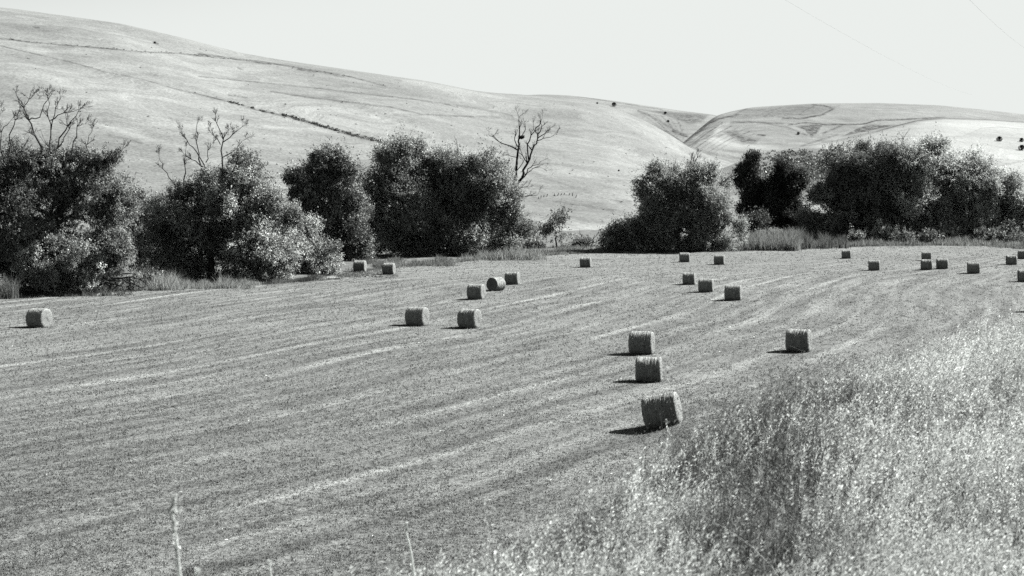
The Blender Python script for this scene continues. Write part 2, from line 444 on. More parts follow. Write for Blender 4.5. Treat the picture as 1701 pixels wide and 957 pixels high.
fe3 = [
 ('poly', 'dark', [(1207, 193), (1240, 181), (1300, 176), (1350, 173), (1382, 181), (1360, 190), (1325, 196), (1290, 196), (1250, 197), (1215, 198)], 4.0, 0.30),
 ('line', 'dark', [(1350, 174), (1370, 176), (1384, 181), (1365, 191), (1330, 197), (1300, 196)], 1.6, 0.95),
 ('line', 'dark', [(1310, 207), (1340, 204), (1370, 207), (1420, 207), (1440, 205), (1455, 200), (1490, 199), (1530, 197), (1570, 195)], 1.4, 0.85),
 ('poly', 'dark', [(1322, 210), (1342, 206), (1366, 208), (1356, 222), (1348, 229), (1338, 217)], 3.0, 0.75),
 ('poly', 'dark', [(1424, 214), (1440, 208), (1487, 208), (1450, 216), (1400, 226)], 2.5, 0.9),
 ('line', 'dark', [(1366, 222), (1400, 208)], 2, 0.5), ('line', 'dark', [(1330, 243), (1390, 224)], 2, 0.4),
 ('line', 'dark', [(1130, 236), (1160, 214), (1195, 197), (1225, 191)], 1.8, 0.8), ('line', 'dark', [(1135, 228), (1165, 208), (1190, 196)], 1.4, 0.5),
 ('line', 'dark', [(1150, 240), (1175, 221), (1200, 204)], 1.5, 0.6), ('line', 'dark', [(1215, 202), (1260, 203), (1300, 206)], 1.5, 0.5),
 ('poly', 'dark', [(1200, 218), (1222, 216), (1240, 228), (1262, 231), (1255, 238), (1235, 239), (1215, 229)], 5.0, 0.55),
 ('line', 'dark', [(1130, 237), (1165, 217), (1200, 206)], 1.6, 0.7), ('line', 'dark', [(1150, 238), (1170, 230), (1185, 222)], 1.4, 0.5),
 ('line', 'pale', [(1195, 214), (1180, 232), (1230, 243), (1290, 246)], 5.0, 0.45),
 ('line', 'dark', [(1215, 204), (1260, 203), (1310, 212), (1340, 225)], 1.5, 0.45), ('line', 'dark', [(1260, 224), (1270, 225)], 2.0, 0.7),
 ('line', 'dark', [(1240, 256), (1300, 270)], 3.0, 0.3),
 ('line', 'dark', [(1140, 245), (1165, 232), (1200, 224)], 1.3, 0.5), ('line', 'dark', [(1160, 250), (1220, 262), (1260, 268)], 2.5, 0.3), ('line', 'pale', [(1150, 232), (1180, 212), (1210, 205)], 2.0, 0.5),
]
for k in range(8):
    fe3.append(('line', 'dark', [(1134 + 7 * k, 240 + 2.2 * k), (1160 + 8 * k, 219 + 2.4 * k), (1186 + 10 * k, 199 + 3.2 * k)], 1.0, 0.30 + 0.25 * (k % 3 == 0)))
for k in range(12):
    fe3.append(('line', 'dark', [(1214 + 14 * k, 196 - 0.4 * k), (1228 + 14 * k, 186 - 0.6 * k), (1240 + 14 * k, 181 - 0.5 * k)], 1.6, 0.20 + 0.3 * ((k * 5) % 4 == 0)))
for k in range(6):
    fe2.append(('line', 'dark', [(1062 + 12 * k, 186 + 2.0 * k), (1085 + 9 * k, 203 + 1.0 * k), (1110 + 5 * k, 222 + 1.5 * k)], 1.1, 0.32 + 0.2 * (k % 2)))
    fe3.append(('line', 'dark', [(1180 + 18 * k, 246 + 2 * k), (1230 + 18 * k, 254 + 1.5 * k)], 1.6, 0.28))
fe4 = [
 ('poly', 'crop', [(1312, 249), (1404, 232), (1485, 212), (1526, 202), (1567, 197), (1640, 199), (1760, 207), (1760, 330), (1400, 330), (1400, 260), (1380, 247), (1340, 244)], 4.0, 1.0),
 ('line', 'dark', [(1455, 219), (1490, 209), (1526, 200), (1567, 197), (1640, 199), (1701, 203), (1780, 209)], 1.3, 0.8),
 ('poly', 'dark', [(1555, 229), (1600, 226), (1615, 220), (1630, 213), (1660, 211), (1760, 218), (1760, 262), (1640, 241), (1565, 233)], 2.0, 0.26),
 ('line', 'dark', [(1555, 229), (1600, 226), (1615, 220), (1630, 213), (1660, 211), (1701, 214), (1760, 220)], 1.2, 0.5),
 ('line', 'dark', [(1560, 232), (1640, 241), (1701, 251)], 1.2, 0.45), ('line', 'dark', [(1620, 262), (1701, 268)], 1.4, 0.6),
 ('poly', 'dark', [(1620, 264), (1690, 269), (1660, 277), (1630, 276)], 2.0, 0.5),
 ('line', 'dark', [(1655, 277), (1701, 267), (1750, 262)], 1.8, 0.9), ('poly', 'dark', [(1670, 296), (1701, 287), (1800, 275), (1800, 330), (1670, 330)], 3.0, 0.75),
 ('poly', 'dark', [(1285, 266), (1312, 252), (1345, 246), (1384, 249), (1408, 262), (1400, 330), (1250, 330), (1270, 290)], 4.0, 0.42),
 ('line', 'pale', [(1330, 287), (1370, 268)], 3.0, 0.6),
]
H3.build('far_hill', 950, 2600, 3, 240, fe3, M_hill, 1.5)
H4.build('right_hill', 1150, 2600, 3, 220, fe4, M_hill)
H2.build('middle_hill', 700, 1340, 2.5, 200, fe2, M_hill, 1.4)
H1.build('left_hill', -900, 1500, 2.5, 340, fe1, M_hill)

# ----------------------------------------------------------------- leaves and trees
def leaf_quads(c, a, L, W, nrm=None):
    """diamond leaves: centres c, axes a, lengths L, widths W"""
    n = len(c)
    r = unit(rng.normal(size=(n, 3)))
    if nrm is not None: r = unit(nrm * 1.5 + r * 0.75)
    b = unit(np.cross(a, r))
    L = L[:, None] * 0.5; W = W[:, None] * 0.5
    v = np.stack([c - a * L, c + b * W - a * L * 0.1, c + a * L, c - b * W - a * L * 0.1], 1).reshape(-1, 3)
    return v, np.arange(4 * n).reshape(n, 4)

def crown_leaves(lobes, D, px, cover=5.0, tone=(0.05, 0.14), up=0.5, out=0.7, tw=1.0, gap=0.40, seed=1, leafpx=3.0, right_bright=0.0, shell=0.62):
    """lobes in photo pixels -> leaves in sprays round the lobes. px = photo pixels per metre at D"""
    C0 = []; R0 = []; area = []; core = []
    for lb in lobes:
        u, v, ru, rv = lb[:4]; dy = lb[4] if len(lb) > 4 else rng.uniform(-0.35, 0.35) * ru / px
        c = P(u, v, D + dy); R = np.array((ru / px, 0.5 * (ru + rv) / px, rv / px))
        if min(ru, rv) < 20:
            C0.append(c); R0.append(R); area.append(ru * rv * PI); core.append(1.0); continue
        C0.append(c); R0.append(R * 0.72); area.append(ru * rv * PI * 0.38); core.append(0.8)
        m = int(np.clip(ru * rv / 190.0, 6, 20))                      # boughs: smaller clumps round the lobe
        dd = unit(rng.normal(size=(m, 3)))
        for q in dd:
            k = rng.uniform(0.22, 0.44) * (1.25 if m < 9 else 1.0); C0.append(c + q * R * rng.uniform(0.68, 1.06)); R0.append(R * k * np.array([rng.uniform(.8, 1.3), 1, rng.uniform(.7, 1.15)])); area.append(ru * rv * PI * 1.0 / m); core.append(1.0)
    C0 = np.array(C0); R0 = np.array(R0); area = np.array(area)
    ltot = 0.9 * cover * area.sum() / (0.5 * leafpx * leafpx * 0.55)
    K = 16; ncl = int(ltot / K * 1.7)
    which = rng.choice(len(C0), ncl, p=area / area.sum())
    d = unit(rng.normal(size=(ncl, 3)))
    rad = 1 - np.abs(rng.normal(size=ncl)) * 0.22
    inner = rng.random(ncl) > shell
    rad[inner] = rng.random(inner.sum()) ** 0.5 * 0.85
    lump = fbm(d * 2.1 + which[:, None] * 7.7, seed, 4)
    rad = rad * (1 + 0.45 * lump)
    p = C0[which] + d * R0[which] * rad[:, None]
    g = noise3(p * (px / 26.0), seed + 5) * 0.72 + noise3(p * (px / 9.0), seed + 9) * 0.28
    keep = (g > gap + 0.03) & (p[:, 2] > 0.15)
    p = p[keep]; d = d[keep]; n = len(p)
    lobe_tone = 0.5 + 0.75 * rng.random(len(C0)); lt = lobe_tone[which[keep]]
    dirv = unit(d * out + np.array([0, 0, up]) + rng.normal(size=(n, 3)) * 0.45)
    TL = rng.uniform(0.5, 1.3, n) * 11.0 / px * tw
    long = (rng.random(n) < 0.10) & (d[:, 2] > -0.1)                  # shoots that stand out of the outline
    TL = np.where(long, TL * rng.uniform(1.6, 2.6, n), TL)
    dirv = np.where(long[:, None], unit(d * 0.6 + np.array([0, 0, 0.9]) + rng.normal(size=(n, 3)) * 0.3), dirv)
    sig = np.where(long, 0.07, 0.17)
    k = rng.random((n, K))
    c = p[:, None, :] + dirv[:, None, :] * (k * TL[:, None])[:, :, None] + rng.normal(size=(n, K, 3)) * (TL * sig)[:, None, None]
    a = unit(dirv[:, None, :] * 0.8 + rng.normal(size=(n, K, 3)) * 0.7)
    cl_t = rng.uniform(tone[0], tone[1], n) * lt * 3.3
    t = cl_t[:, None] * rng.uniform(0.75, 1.25, (n, K))
    c = c.reshape(-1, 3); a = a.reshape(-1, 3); t = t.ravel()
    L = leafpx / px * rng.uniform(0.6, 1.35, len(c)); W = L * rng.uniform(0.4, 0.7, len(c))
    ok = c[:, 2] > 0.05
    nn = np.repeat(d, K, 0)[ok] + np.array([0, 0, 0.35])
    v, f = leaf_quads(c[ok], a[ok], L[ok], W[ok], nn)
    return v, f, np.repeat(t[ok], 4)

def branch_path(p0, p1, r0, r1, n=5, wig=0.08):
    p0 = np.asarray(p0, float); p1 = np.asarray(p1, float); L = np.linalg.norm(p1 - p0)
    pts = [p0 + (p1 - p0) * i / n + (rng.normal(size=3) * wig * L / n * 2 if 0 < i < n else 0) for i in range(n + 1)]
    return [(pts[i], pts[i + 1], r0 + (r1 - r0) * i / n, r0 + (r1 - r0) * (i + 1) / n) for i in range(n)]

def twigs(segs, p, d, L, r, depth, up=0.15):
    """recursive bare twigs"""
    d = unit(d); n = 4; q = p.copy()
    for i in range(n):
        d = unit(d + rng.normal(size=3) * 0.08 + np.array([0, 0, up * 0.15]))
        q2 = q + d * L / n
        ra, rb = r * (1 - 0.6 * i / n), r * (1 - 0.6 * (i + 1) / n)
        segs.append((q, q2, max(ra, 0.012), max(rb, 0.010))); q = q2
        if depth > 0 and i >= 1:
            for _ in range(rng.integers(1, 3)):
                dd = unit(d + rng.normal(size=3) * 0.50 + np.array([0, 0, up]))
                twigs(segs, q, dd, L * rng.uniform(0.4, 0.7), rb * 0.62, depth - 1, up)

def poly_branch(segs, pts, D, px, r0, r1, tw=0.0, depth=1, twp=1.0):
    """a main branch drawn through photo pixels (depth wanders), with twigs; radii in pixels"""
    W = []; off = 0.0
    for i, q in enumerate(pts):
        off += rng.uniform(-0.4, 0.4) * (0 if i == 0 else 1)
        W.append(P(q[0], q[1], D + off))
    n = len(W) - 1
    for i in range(n):
        ra = (r0 + (r1 - r0) * i / n) / px; rb = (r0 + (r1 - r0) * (i + 1) / n) / px
        segs.extend(branch_path(W[i], W[i + 1], ra * 0.85, rb * 0.85, 3, 0.09))
        if tw > 0 and i >= 1 - (n < 3):
            for _ in range(int(twp + rng.random())):
                d = unit(W[i + 1] - W[i])
                twigs(segs, W[i + 1], unit(d + rng.normal(size=3) * 0.5 + np.array([0, 0, 0.25])), tw / px * rng.uniform(0.6, 1.2), rb * 0.7, depth)

def tree(name, label, cat, D, base_u, lobes, group=None, mat=None, trunk_w=8, trunk_top=None, dead=None, limbs=True, base_z=0.0, deadmat=None, dead_tw=16, skirt=None, **kw):
    global rng
    rng = np.random.default_rng(1000 + kw.get('seed', 1))
    px = F / D
    bx = (base_u - CX) / F * D
    root = thing(name, label, cat, (bx, D, base_z), group)
    org = np.array([bx, D, base_z])
    lobes = list(lobes)
    if skirt:
        vg = HZ + F * ZC / D
        for uu in np.arange(skirt[0], skirt[1] + 1, 26):
            lobes.append((uu + rng.uniform(-6, 6), vg - rng.uniform(8, 18), rng.uniform(16, 24), rng.uniform(11, 19), rng.uniform(-1.5, 1.5)))
    v, f, t = crown_leaves(lobes, D, px, **kw)
    mesh_obj('crown', v - org, f, mat or M_leaf, root, {'tone': t})
    segs = []
    lc = np.array([P(l[0], l[1], D) for l in lobes]); top = lc[:, 2].max()
    fork = np.array([bx, D, max(1.2, 0.28 * top)])
    if trunk_top: fork = P(trunk_top[0], trunk_top[1], D)
    tr = branch_path(org - np.array([0, 0, 0.4]), fork, trunk_w / px / 2, trunk_w / px * 0.36, 5, 0.06)
    vv, ff = tubes(tr, 8); mesh_obj('trunk', vv - org, ff, M_bark, root, smooth=True)
    if limbs:
        for l, c in list(zip(lobes, lc))[:14]:
            tip = c + np.array([0, 0, l[3] / px * 0.75])
            mid = fork * 0.45 + c * 0.55 + rng.normal(size=3) * 0.3
            segs += branch_path(fork, mid, trunk_w / px * 0.26, trunk_w / px * 0.15, 4, 0.1)
            segs += branch_path(mid, tip, trunk_w / px * 0.15, trunk_w / px * 0.05, 4, 0.12)
            for _ in range(3):
                twigs(segs, mid + (tip - mid) * rng.random(), unit(rng.normal(size=3) + np.array([0, 0, 0.4])), l[2] / px * 0.7, trunk_w / px * 0.06, 1)
        vv, ff = tubes(segs, 5); mesh_obj('limbs', vv - org, ff, M_bark, root, smooth=True)
    if dead:
        ds = []
        for pts, r0, r1 in dead: poly_branch(ds, pts, D, px, r0, r1, dead_tw * 0.85, 2, 2.8)
        vv, ff = tubes(ds, 5); mesh_obj('dead_branches', vv - org, ff, deadmat or M_dead, root, smooth=True)
    return root

G_TREE = 'trees along the edge of the hay field'
tree('broad_tree', 'broad dark tree at the left edge of the photo with bare branches above its crown', 'tree', 172, 70,
     [(25, 285, 55, 50), (110, 290, 70, 50), (160, 300, 45, 45), (40, 370, 80, 80), (140, 360, 70, 70), (180, 420, 48, 50, -2), (60, 430, 85, 50), (-70, 340, 90, 130), (186, 262, 20, 13), (195, 345, 35, 45)],
     G_TREE, trunk_w=16, trunk_top=(80, 370), tone=(0.04, 0.125), seed=3, cover=5.5, skirt=(-20, 215), dead_tw=15,
     dead=[([(70, 330), (75, 270), (58, 225), (48, 200), (40, 180), (27, 157)], 3.0, .6), ([(48, 200), (66, 195), (80, 165), (78, 158)], 1.2, .5), ([(40, 180), (48, 165), (55, 157)], .9, .4),
           ([(85, 300), (82, 240), (80, 195), (79, 160)], 2.0, .5), ([(85, 215), (92, 180), (100, 165)], 1.2, .4), ([(95, 300), (97, 240), (112, 210), (130, 185)], 2.2, .5), ([(84, 200), (105, 188), (130, 182)], 1.2, .4),
           ([(97, 245), (115, 215), (112, 190)], 1.2, .4), ([(110, 290), (122, 235), (128, 210), (142, 206)], 1.6, .4), ([(130, 280), (145, 240), (152, 220)], 1.2, .4),
           ([(20, 270), (15, 225), (25, 200), (32, 185)], 1.6, .4), ([(5, 260), (2, 220), (18, 200)], 1.4, .4), ([(150, 285), (178, 268), (202, 249)], 1.2, .4), ([(-20, 250), (-10, 210), (0, 190)], 1.4, .4)])
tree('silver_bush', 'rounded silvery bush in front of the broad dark tree by the field edge', 'bush', 167, 130,
     [(130, 425, 42, 36), (110, 455, 45, 28), (150, 455, 30, 25), (60, 440, 28, 35, 1)], 'bushes along the edge of the hay field', M_silver, trunk_w=4, trunk_top=(130, 450), tone=(0.08, 0.2), seed=4, up=0.8, cover=4)
tree('small_dark_tree', 'small dark tree squeezed between the broad tree and the silvery tree', 'tree', 205, 232,
     [(232, 350, 22, 28), (215, 345, 22, 30), (240, 390, 28, 35), (225, 415, 30, 30), (268, 345, 17, 22)], G_TREE, M_dark, trunk_w=6, tone=(0.03, 0.10), seed=5)
tree('silver_tree', 'silvery tree with bare upright branches sticking out of its top and a dark left side', 'tree', 193, 350,
     [(300, 365, 50, 50), (350, 325, 50, 38), (400, 300, 40, 35), (405, 375, 70, 65), (455, 375, 50, 55), (330, 425, 80, 38), (270, 405, 40, 50), (440, 420, 65, 38, -2), (375, 350, 50, 45, -2), (415, 335, 45, 45)],
     G_TREE, M_silver, trunk_w=12, trunk_top=(350, 380), tone=(0.06, 0.19), gap=0.37, seed=6, up=0.2, cover=5.5, skirt=(255, 480), dead_tw=12,
     dead=[([(340, 300), (330, 265), (326, 235), (327, 207)], 1.8, .5), ([(345, 285), (325, 250), (310, 232), (301, 220)], 1.4, .4), ([(340, 278), (318, 265), (305, 255)], 1.1, .4), ([(306, 310), (307, 275), (309, 246)], 1.6, .4),
           ([(342, 270), (345, 250), (353, 238)], 1.0, .3), ([(370, 300), (369, 260), (371, 232), (360, 205), (358, 195)], 2.0, .4), ([(371, 236), (385, 225), (402, 211)], 1.2, .4), ([(369, 262), (392, 248), (407, 232)], 1.2, .4),
           ([(366, 240), (355, 225), (350, 212)], 1.0, .3), ([(370, 236), (376, 222), (378, 217)], .9, .3), ([(303, 318), (285, 300), (270, 280), (264, 260)], 1.5, .4), ([(385, 310), (400, 285), (410, 265)], 1.4, .4)])
tree('willow_bush', 'low drooping pale bush to the right of the silvery tree', 'bush', 203, 505,
     [(505, 415, 48, 42), (485, 385, 35, 40), (535, 430, 28, 28), (470, 430, 45, 28), (500, 440, 55, 20)], 'bushes along the edge of the hay field', M_silver, trunk_w=5, trunk_top=(500, 430), tone=(0.06, 0.18), seed=7, up=0.3, cover=5, skirt=(455, 555))
tree('poplar_tree', 'narrow dark upright tree with a visible trunk left of the widest leafy tree', 'tree', 236, 520,
     [(545, 272, 30, 30), (503, 303, 28, 28), (552, 300, 34, 36), (530, 292, 26, 28), (525, 318, 40, 36), (560, 345, 34, 34), (525, 385, 34, 40), (575, 385, 36, 46), (595, 350, 16, 26), (540, 415, 44, 20), (520, 352, 26, 26)],
     G_TREE, M_dark, trunk_w=7, trunk_top=(517, 335), tone=(0.035, 0.13), seed=8, cover=5.5, skirt=(520, 600), up=0.9, tw=1.1, leafpx=3.0, gap=0.30)
tree('bushy_tree', 'widest leafy tree with several pointed tops, between the narrow dark tree and the dead tree', 'tree', 258, 725,
     [(672, 258, 27, 34), (645, 295, 38, 42), (725, 290, 42, 42), (762, 285, 36, 38), (800, 300, 42, 38), (690, 340, 75, 60), (770, 350, 75, 55), (650, 375, 50, 45), (720, 390, 90, 32), (815, 355, 42, 45), (840, 305, 14, 24), (620, 330, 18, 30), (846, 350, 17, 32, -1), (852, 388, 24, 20, -1), (838, 405, 26, 15, -2)],
     G_TREE, M_light, trunk_w=9, trunk_top=(715, 380), tone=(0.05, 0.17), seed=9, up=1.0, tw=1.4, leafpx=3.1, gap=0.33, cover=6.5, skirt=(625, 810),
     dead=[([(612, 330), (605, 300), (600, 285)], .9, .3), ([(606, 335), (598, 310)], .8, .3)], dead_tw=8)
tree('crooked_tree', 'low crooked tree with a forked dark trunk under the dead tree', 'tree', 272, 838,
     [(835, 375, 30, 16), (860, 382, 34, 13), (890, 388, 26, 12), (815, 392, 22, 14)], G_TREE, M_leaf, trunk_w=5, trunk_top=(842, 388), tone=(0.06, 0.16), seed=10, cover=3.0, gap=0.5,
     dead=[([(856, 412), (848, 396), (840, 388)], 2.6, 2.0)], dead_tw=0)

def dead_tree(name, label, D, base_u, mains, extra=None):
    px = F / D; bx = (base_u - CX) / F * D; org = np.array([bx, D, 0.0])
    root = thing(name, label, 'tree', org, G_TREE)
    s1 = []; poly_branch(s1, mains[0][0], D, px, mains[0][1], mains[0][2], 0)
    v, f = tubes(s1, 8); mesh_obj('trunk', v - org, f, M_dead, root, smooth=True)
    s2 = []
    for pts, r0, r1 in mains[1:]: poly_branch(s2, pts, D, px, r0, r1, 12, 2, 1.3)
    v, f = tubes(s2, 5); mesh_obj('limbs', v - org, f, M_dead, root, smooth=True)
    return root
dead_tree('dead_tree', 'tall leafless dead tree holding a nest, right of the widest leafy tree', 266, 842,
          [([(842, 424), (846, 380), (850, 335), (852, 310), (857, 285), (860, 255)], 4.2, 2.2),
           ([(860, 255), (861, 235), (863, 215), (862, 195)], 2.2, .6), ([(852, 312), (868, 295), (876, 272), (884, 250), (893, 230), (900, 210)], 3.0, .8),
           ([(861, 250), (848, 243), (830, 236), (818, 227), (812, 224)], 1.5, .4), ([(861, 245), (855, 228), (860, 215)], 1.2, .4), ([(868, 226), (873, 215), (870, 206)], 1.0, .4),
           ([(878, 265), (876, 240), (882, 225), (888, 218), (886, 212)], 1.6, .5), ([(893, 230), (905, 222), (914, 213)], 1.2, .4), ([(891, 235), (902, 230), (918, 226)], 1.1, .4), ([(890, 220), (898, 204), (900, 198)], 1.2, .4),
           ([(876, 272), (868, 258), (862, 254)], 1.2, .6), ([(870, 295), (882, 278), (898, 268)], 1.2, .4), ([(872, 290), (885, 280), (897, 277)], 1.0, .3),
           ([(853, 317), (865, 312), (877, 310)], 1.3, .4), ([(853, 326), (872, 327), (893, 324)], 1.4, .4), ([(848, 336), (853, 334), (857, 333)], 1.6, .8), ([(856, 300), (848, 285), (845, 277)], 1.6, .8), ([(850, 330), (847, 310), (851, 292)], 2.4, 1.2),
           ([(860, 262), (845, 258), (835, 256)], .9, .3), ([(858, 285), (866, 274), (870, 268)], 1.0, .3)])
# nest
nc = P(866, 227, 266); ns = []
for i in range(240):
    a = rng.uniform(0, 2 * PI); b = rng.uniform(-1, 0.35); r = 0.42 * math.sqrt(max(0.05, 1 - b * b))
    q = nc + np.array([math.cos(a) * r, math.sin(a) * r, b * 0.3]); t = unit(np.array([-math.sin(a), math.cos(a), rng.normal() * 0.3]) + rng.normal(size=3) * 0.35)
    ns.append((q - t * 0.25, q + t * 0.25, 0.03, 0.02))
v, f = tubes(ns, 4); o = mesh_obj('bird_nest', v - nc, f, M_dead); o.location = nc
tag(o, 'dark stick nest in a fork near the top of the dead tree', 'nest')

tree('wispy_tree', 'small thin wispy tree standing alone right of the dead tree', 'tree', 290, 925,
     [(922, 368, 20, 26), (935, 385, 24, 20), (905, 388, 16, 14), (925, 402, 30, 12)], G_TREE, M_leaf, trunk_w=3, trunk_top=(923, 385), tone=(0.06, 0.15), seed=12, up=1.2, tw=1.1, cover=2.6, gap=0.48)
tree('round_tree', 'big round tree right of the middle with a dry twig on top', 'tree', 277, 1125,
     [(1095, 300, 34, 30), (1070, 312, 18, 26), (1120, 292, 30, 28), (1148, 292, 30, 26), (1172, 305, 36, 30), (1125, 345, 68, 48), (1185, 350, 38, 50), (1208, 388, 26, 30), (1100, 388, 70, 30), (1050, 392, 42, 26), (1078, 382, 34, 32), (1036, 399, 30, 20), (1020, 404, 25, 13), (1150, 392, 60, 26), (1138, 388, 26, 19), (1110, 400, 30, 18)],
     G_TREE, M_light, trunk_w=10, trunk_top=(1125, 375), tone=(0.05, 0.17), seed=13, up=0.5, cover=6.5, leafpx=2.6, skirt=(1025, 1215), dead=[([(1155, 290), (1152, 270), (1148, 262)], 1.4, .4), ([(1153, 274), (1158, 262), (1160, 256)], .9, .3), ([(1195, 305), (1208, 298), (1215, 290)], 1.2, .4)], dead_tw=8)
tree('twin_crown_tree', 'black tree with two upright crowns behind the reed patch', 'tree', 352, 1275,
     [(1247, 283, 22, 26), (1243, 310, 23, 30), (1255, 328, 24, 26), (1303, 280, 22, 25), (1309, 306, 27, 32), (1300, 332, 27, 30), (1246, 348, 26, 20), (1314, 354, 32, 28), (1278, 360, 34, 18), (1280, 325, 16, 26)],
     G_TREE, M_dark, trunk_w=6, trunk_top=(1276, 345), tone=(0.012, 0.045), seed=14, gap=0.34, tw=0.7, cover=8, leafpx=2.4)
tree('dark_shrub', 'small dark shrub below the twin-crowned black tree, left of the sunlit grass', 'bush', 318, 1250,
     [(1248, 372, 22, 16), (1235, 380, 14, 12), (1262, 365, 14, 10)], 'bushes along the edge of the hay field', M_dark, trunk_w=3, trunk_top=(1248, 378), tone=(0.015, 0.06), seed=15)
tree('spreading_tree', 'huge spreading tree with a black hollow in its shade, right of the twin crowns', 'tree', 332, 1420,
     [(1408, 295, 48, 42), (1455, 275, 46, 36), (1378, 335, 30, 44), (1410, 350, 75, 42), (1495, 272, 45, 36), (1480, 335, 65, 55), (1440, 320, 60, 50), (1370, 375, 38, 22), (1430, 380, 70, 18)],
     G_TREE, M_leaf, trunk_w=12, trunk_top=(1425, 365), tone=(0.035, 0.14), seed=16, up=0.35, cover=6.5, leafpx=2.5, skirt=(1350, 1500))
tree('leafy_tree', 'large lighter leafy tree joined to the right side of the huge spreading tree', 'tree', 330, 1560,
     [(1540, 268, 46, 36), (1515, 300, 45, 40), (1580, 290, 42, 40), (1535, 345, 55, 42), (1585, 350, 48, 40), (1560, 378, 60, 18), (1545, 248, 30, 20), (1618, 318, 34, 46)],
     G_TREE, M_light, trunk_w=10, trunk_top=(1555, 365), tone=(0.07, 0.22), seed=17, up=0.35, cover=6, leafpx=2.5, skirt=(1500, 1620))
tree('outer_tree', 'grey leafy tree at the right edge of the photo, last in the row', 'tree', 328, 1650,
     [(1640, 300, 38, 34), (1612, 312, 34, 40), (1665, 325, 34, 40), (1625, 350, 45, 40), (1690, 350, 28, 38), (1725, 365, 34, 26), (1650, 378, 60, 16)],
     G_TREE, M_light, trunk_w=9, trunk_top=(1650, 365), tone=(0.08, 0.23), seed=18, up=0.35, cover=6, leafpx=2.5, skirt=(1600, 1760))

# low shrubs along the far edge
shr = [(885, 408, 20, 10, 285, 'low grey shrub left of the foot of the wispy tree'), (968, 405, 22, 11, 292, 'low tangled shrub between the wispy tree and the round tree'), (1468, 384, 20, 18, 318, 'rounded grey shrub in front of the black hollow of the spreading tree'),
       (1500, 393, 20, 10, 312, 'low grey shrub right of the rounded shrub under the big trees'), (1420, 395, 18, 10, 312, 'low shrub at the foot of the spreading tree, right of the reeds'), (1580, 388, 26, 12, 322, 'wide low shrub under the lighter leafy tree'),
       (1545, 392, 20, 9, 316, 'small pale shrub in front of the lighter leafy tree'), (1640, 392, 30, 12, 320, 'wide low shrub in front of the tree at the right edge'), (1692, 398, 24, 12, 312, 'dark low shrub at the right edge of the far field border'),
       (250, 462, 20, 13, 176, 'small weedy shrub in the gap between the broad tree and the silvery tree'), (405, 464, 16, 10, 186, 'small dark shrub at the foot of the silvery tree'), (437, 463, 12, 8, 188, 'tiny shrub right of the small shrub under the silvery tree')]
for i, (u, v, ru, rv, D, lab) in enumerate(shr):
    tree('low_shrub', lab, 'shrub', D, u, [(u, v, ru * .7, rv), (u - ru * .5, v + 3, ru * .5, rv * .7), (u + ru * .5, v + 2, ru * .55, rv * .75)], 'low shrubs along the far edge of the field', M_leaf, trunk_w=2, trunk_top=(u, v),
         tone=(0.06, 0.17), seed=30 + i, gap=0.25, cover=3.2, leafpx=2.8, tw=0.6, limbs=True)

# bare tangled branches lying and leaning along the edge
def branches_thing(name, label, D, base_u, base_v, lists, mat=M_dead, tw=8, cat='branch', depth=1):
    px = F / D; org = P(base_u, base_v, D); ds = []
    for pts, r0, r1 in lists: poly_branch(ds, pts, D, px, r0, r1, tw, depth, 1.2)
    v, f = tubes(ds, 5); o = mesh_obj(name, v - org, f, mat, smooth=True); o.location = org
    return tag(o, label, cat)
branches_thing('fallen_branch', 'dark crooked fallen branch on the dry grass below the broad tree', 166, 205, 478,
               [([(165, 474), (180, 466), (200, 462), (215, 470), (235, 478)], 2.4, 1.0), ([(200, 462), (218, 460), (232, 464), (246, 476)], 2.0, .8), ([(175, 468), (190, 472), (200, 474)], 1.8, .8), ([(232, 464), (238, 462), (240, 458)], 1.0, .4)], tw=9)
branches_thing('leaning_branch', 'long dark dead branch leaning up to the right below the narrow dark tree', 222, 470, 425, [([(465, 425), (490, 405), (510, 390), (540, 375), (560, 368)], 2.0, .6), ([(500, 398), (505, 380), (512, 372)], 1.2, .4)], tw=8)
branches_thing('dead_twigs', 'bleached bare twigs standing at the field edge right of the wispy tree', 288, 975, 415, [([(972, 418), (975, 405), (968, 392), (962, 385)], 1.2, .4), ([(975, 405), (985, 398), (992, 390)], 1.0, .4), ([(974, 410), (960, 402), (950, 398)], 1.0, .4), ([(978, 416), (984, 408), (980, 402)], .9, .4)], M_grey, tw=8)

# ----------------------------------------------------------------- grasses along the field edge (ground cover)
def blades(base, H, lean, W, tone, nseg=2):
    """ribbon blades: base (n,3), height H, lean vectors (n,3 horizontal), width W"""
    n = len(base); ang = rng.uniform(0, PI, n); side = np.stack([np.cos(ang), np.sin(ang) * 0.6, ang * 0], 1) * (W * 0.5)[:, None]
    V = []; ks = np.linspace(0, 1, nseg + 1)
    for k in ks:
        c = base + lean * (H * k * k)[:, None] + np.array([0, 0, 1.0]) * (H * k * (1 - 0.18 * k))[:, None]
        w = side * (1 - 0.85 * k)
        V.append(c - w); V.append(c + w)
    V = np.stack(V, 1); m = V.shape[1]
    o = np.arange(n)[:, None] * m
    fs = [np.concatenate([o + 2 * i, o + 2 * i + 1, o + 2 * i + 3, o + 2 * i + 2], 1) for i in range(nseg)]
    return V.reshape(-1, 3), np.concatenate(fs), np.repeat(tone, m)

def join(parts):
    V = []; Fs = []; T = []; n = 0
    for v, f, t in parts:
        V.append(v); Fs.append(f + n); T.append(t); n += len(v)
    return np.concatenate(V), np.concatenate(Fs), np.concatenate(T)

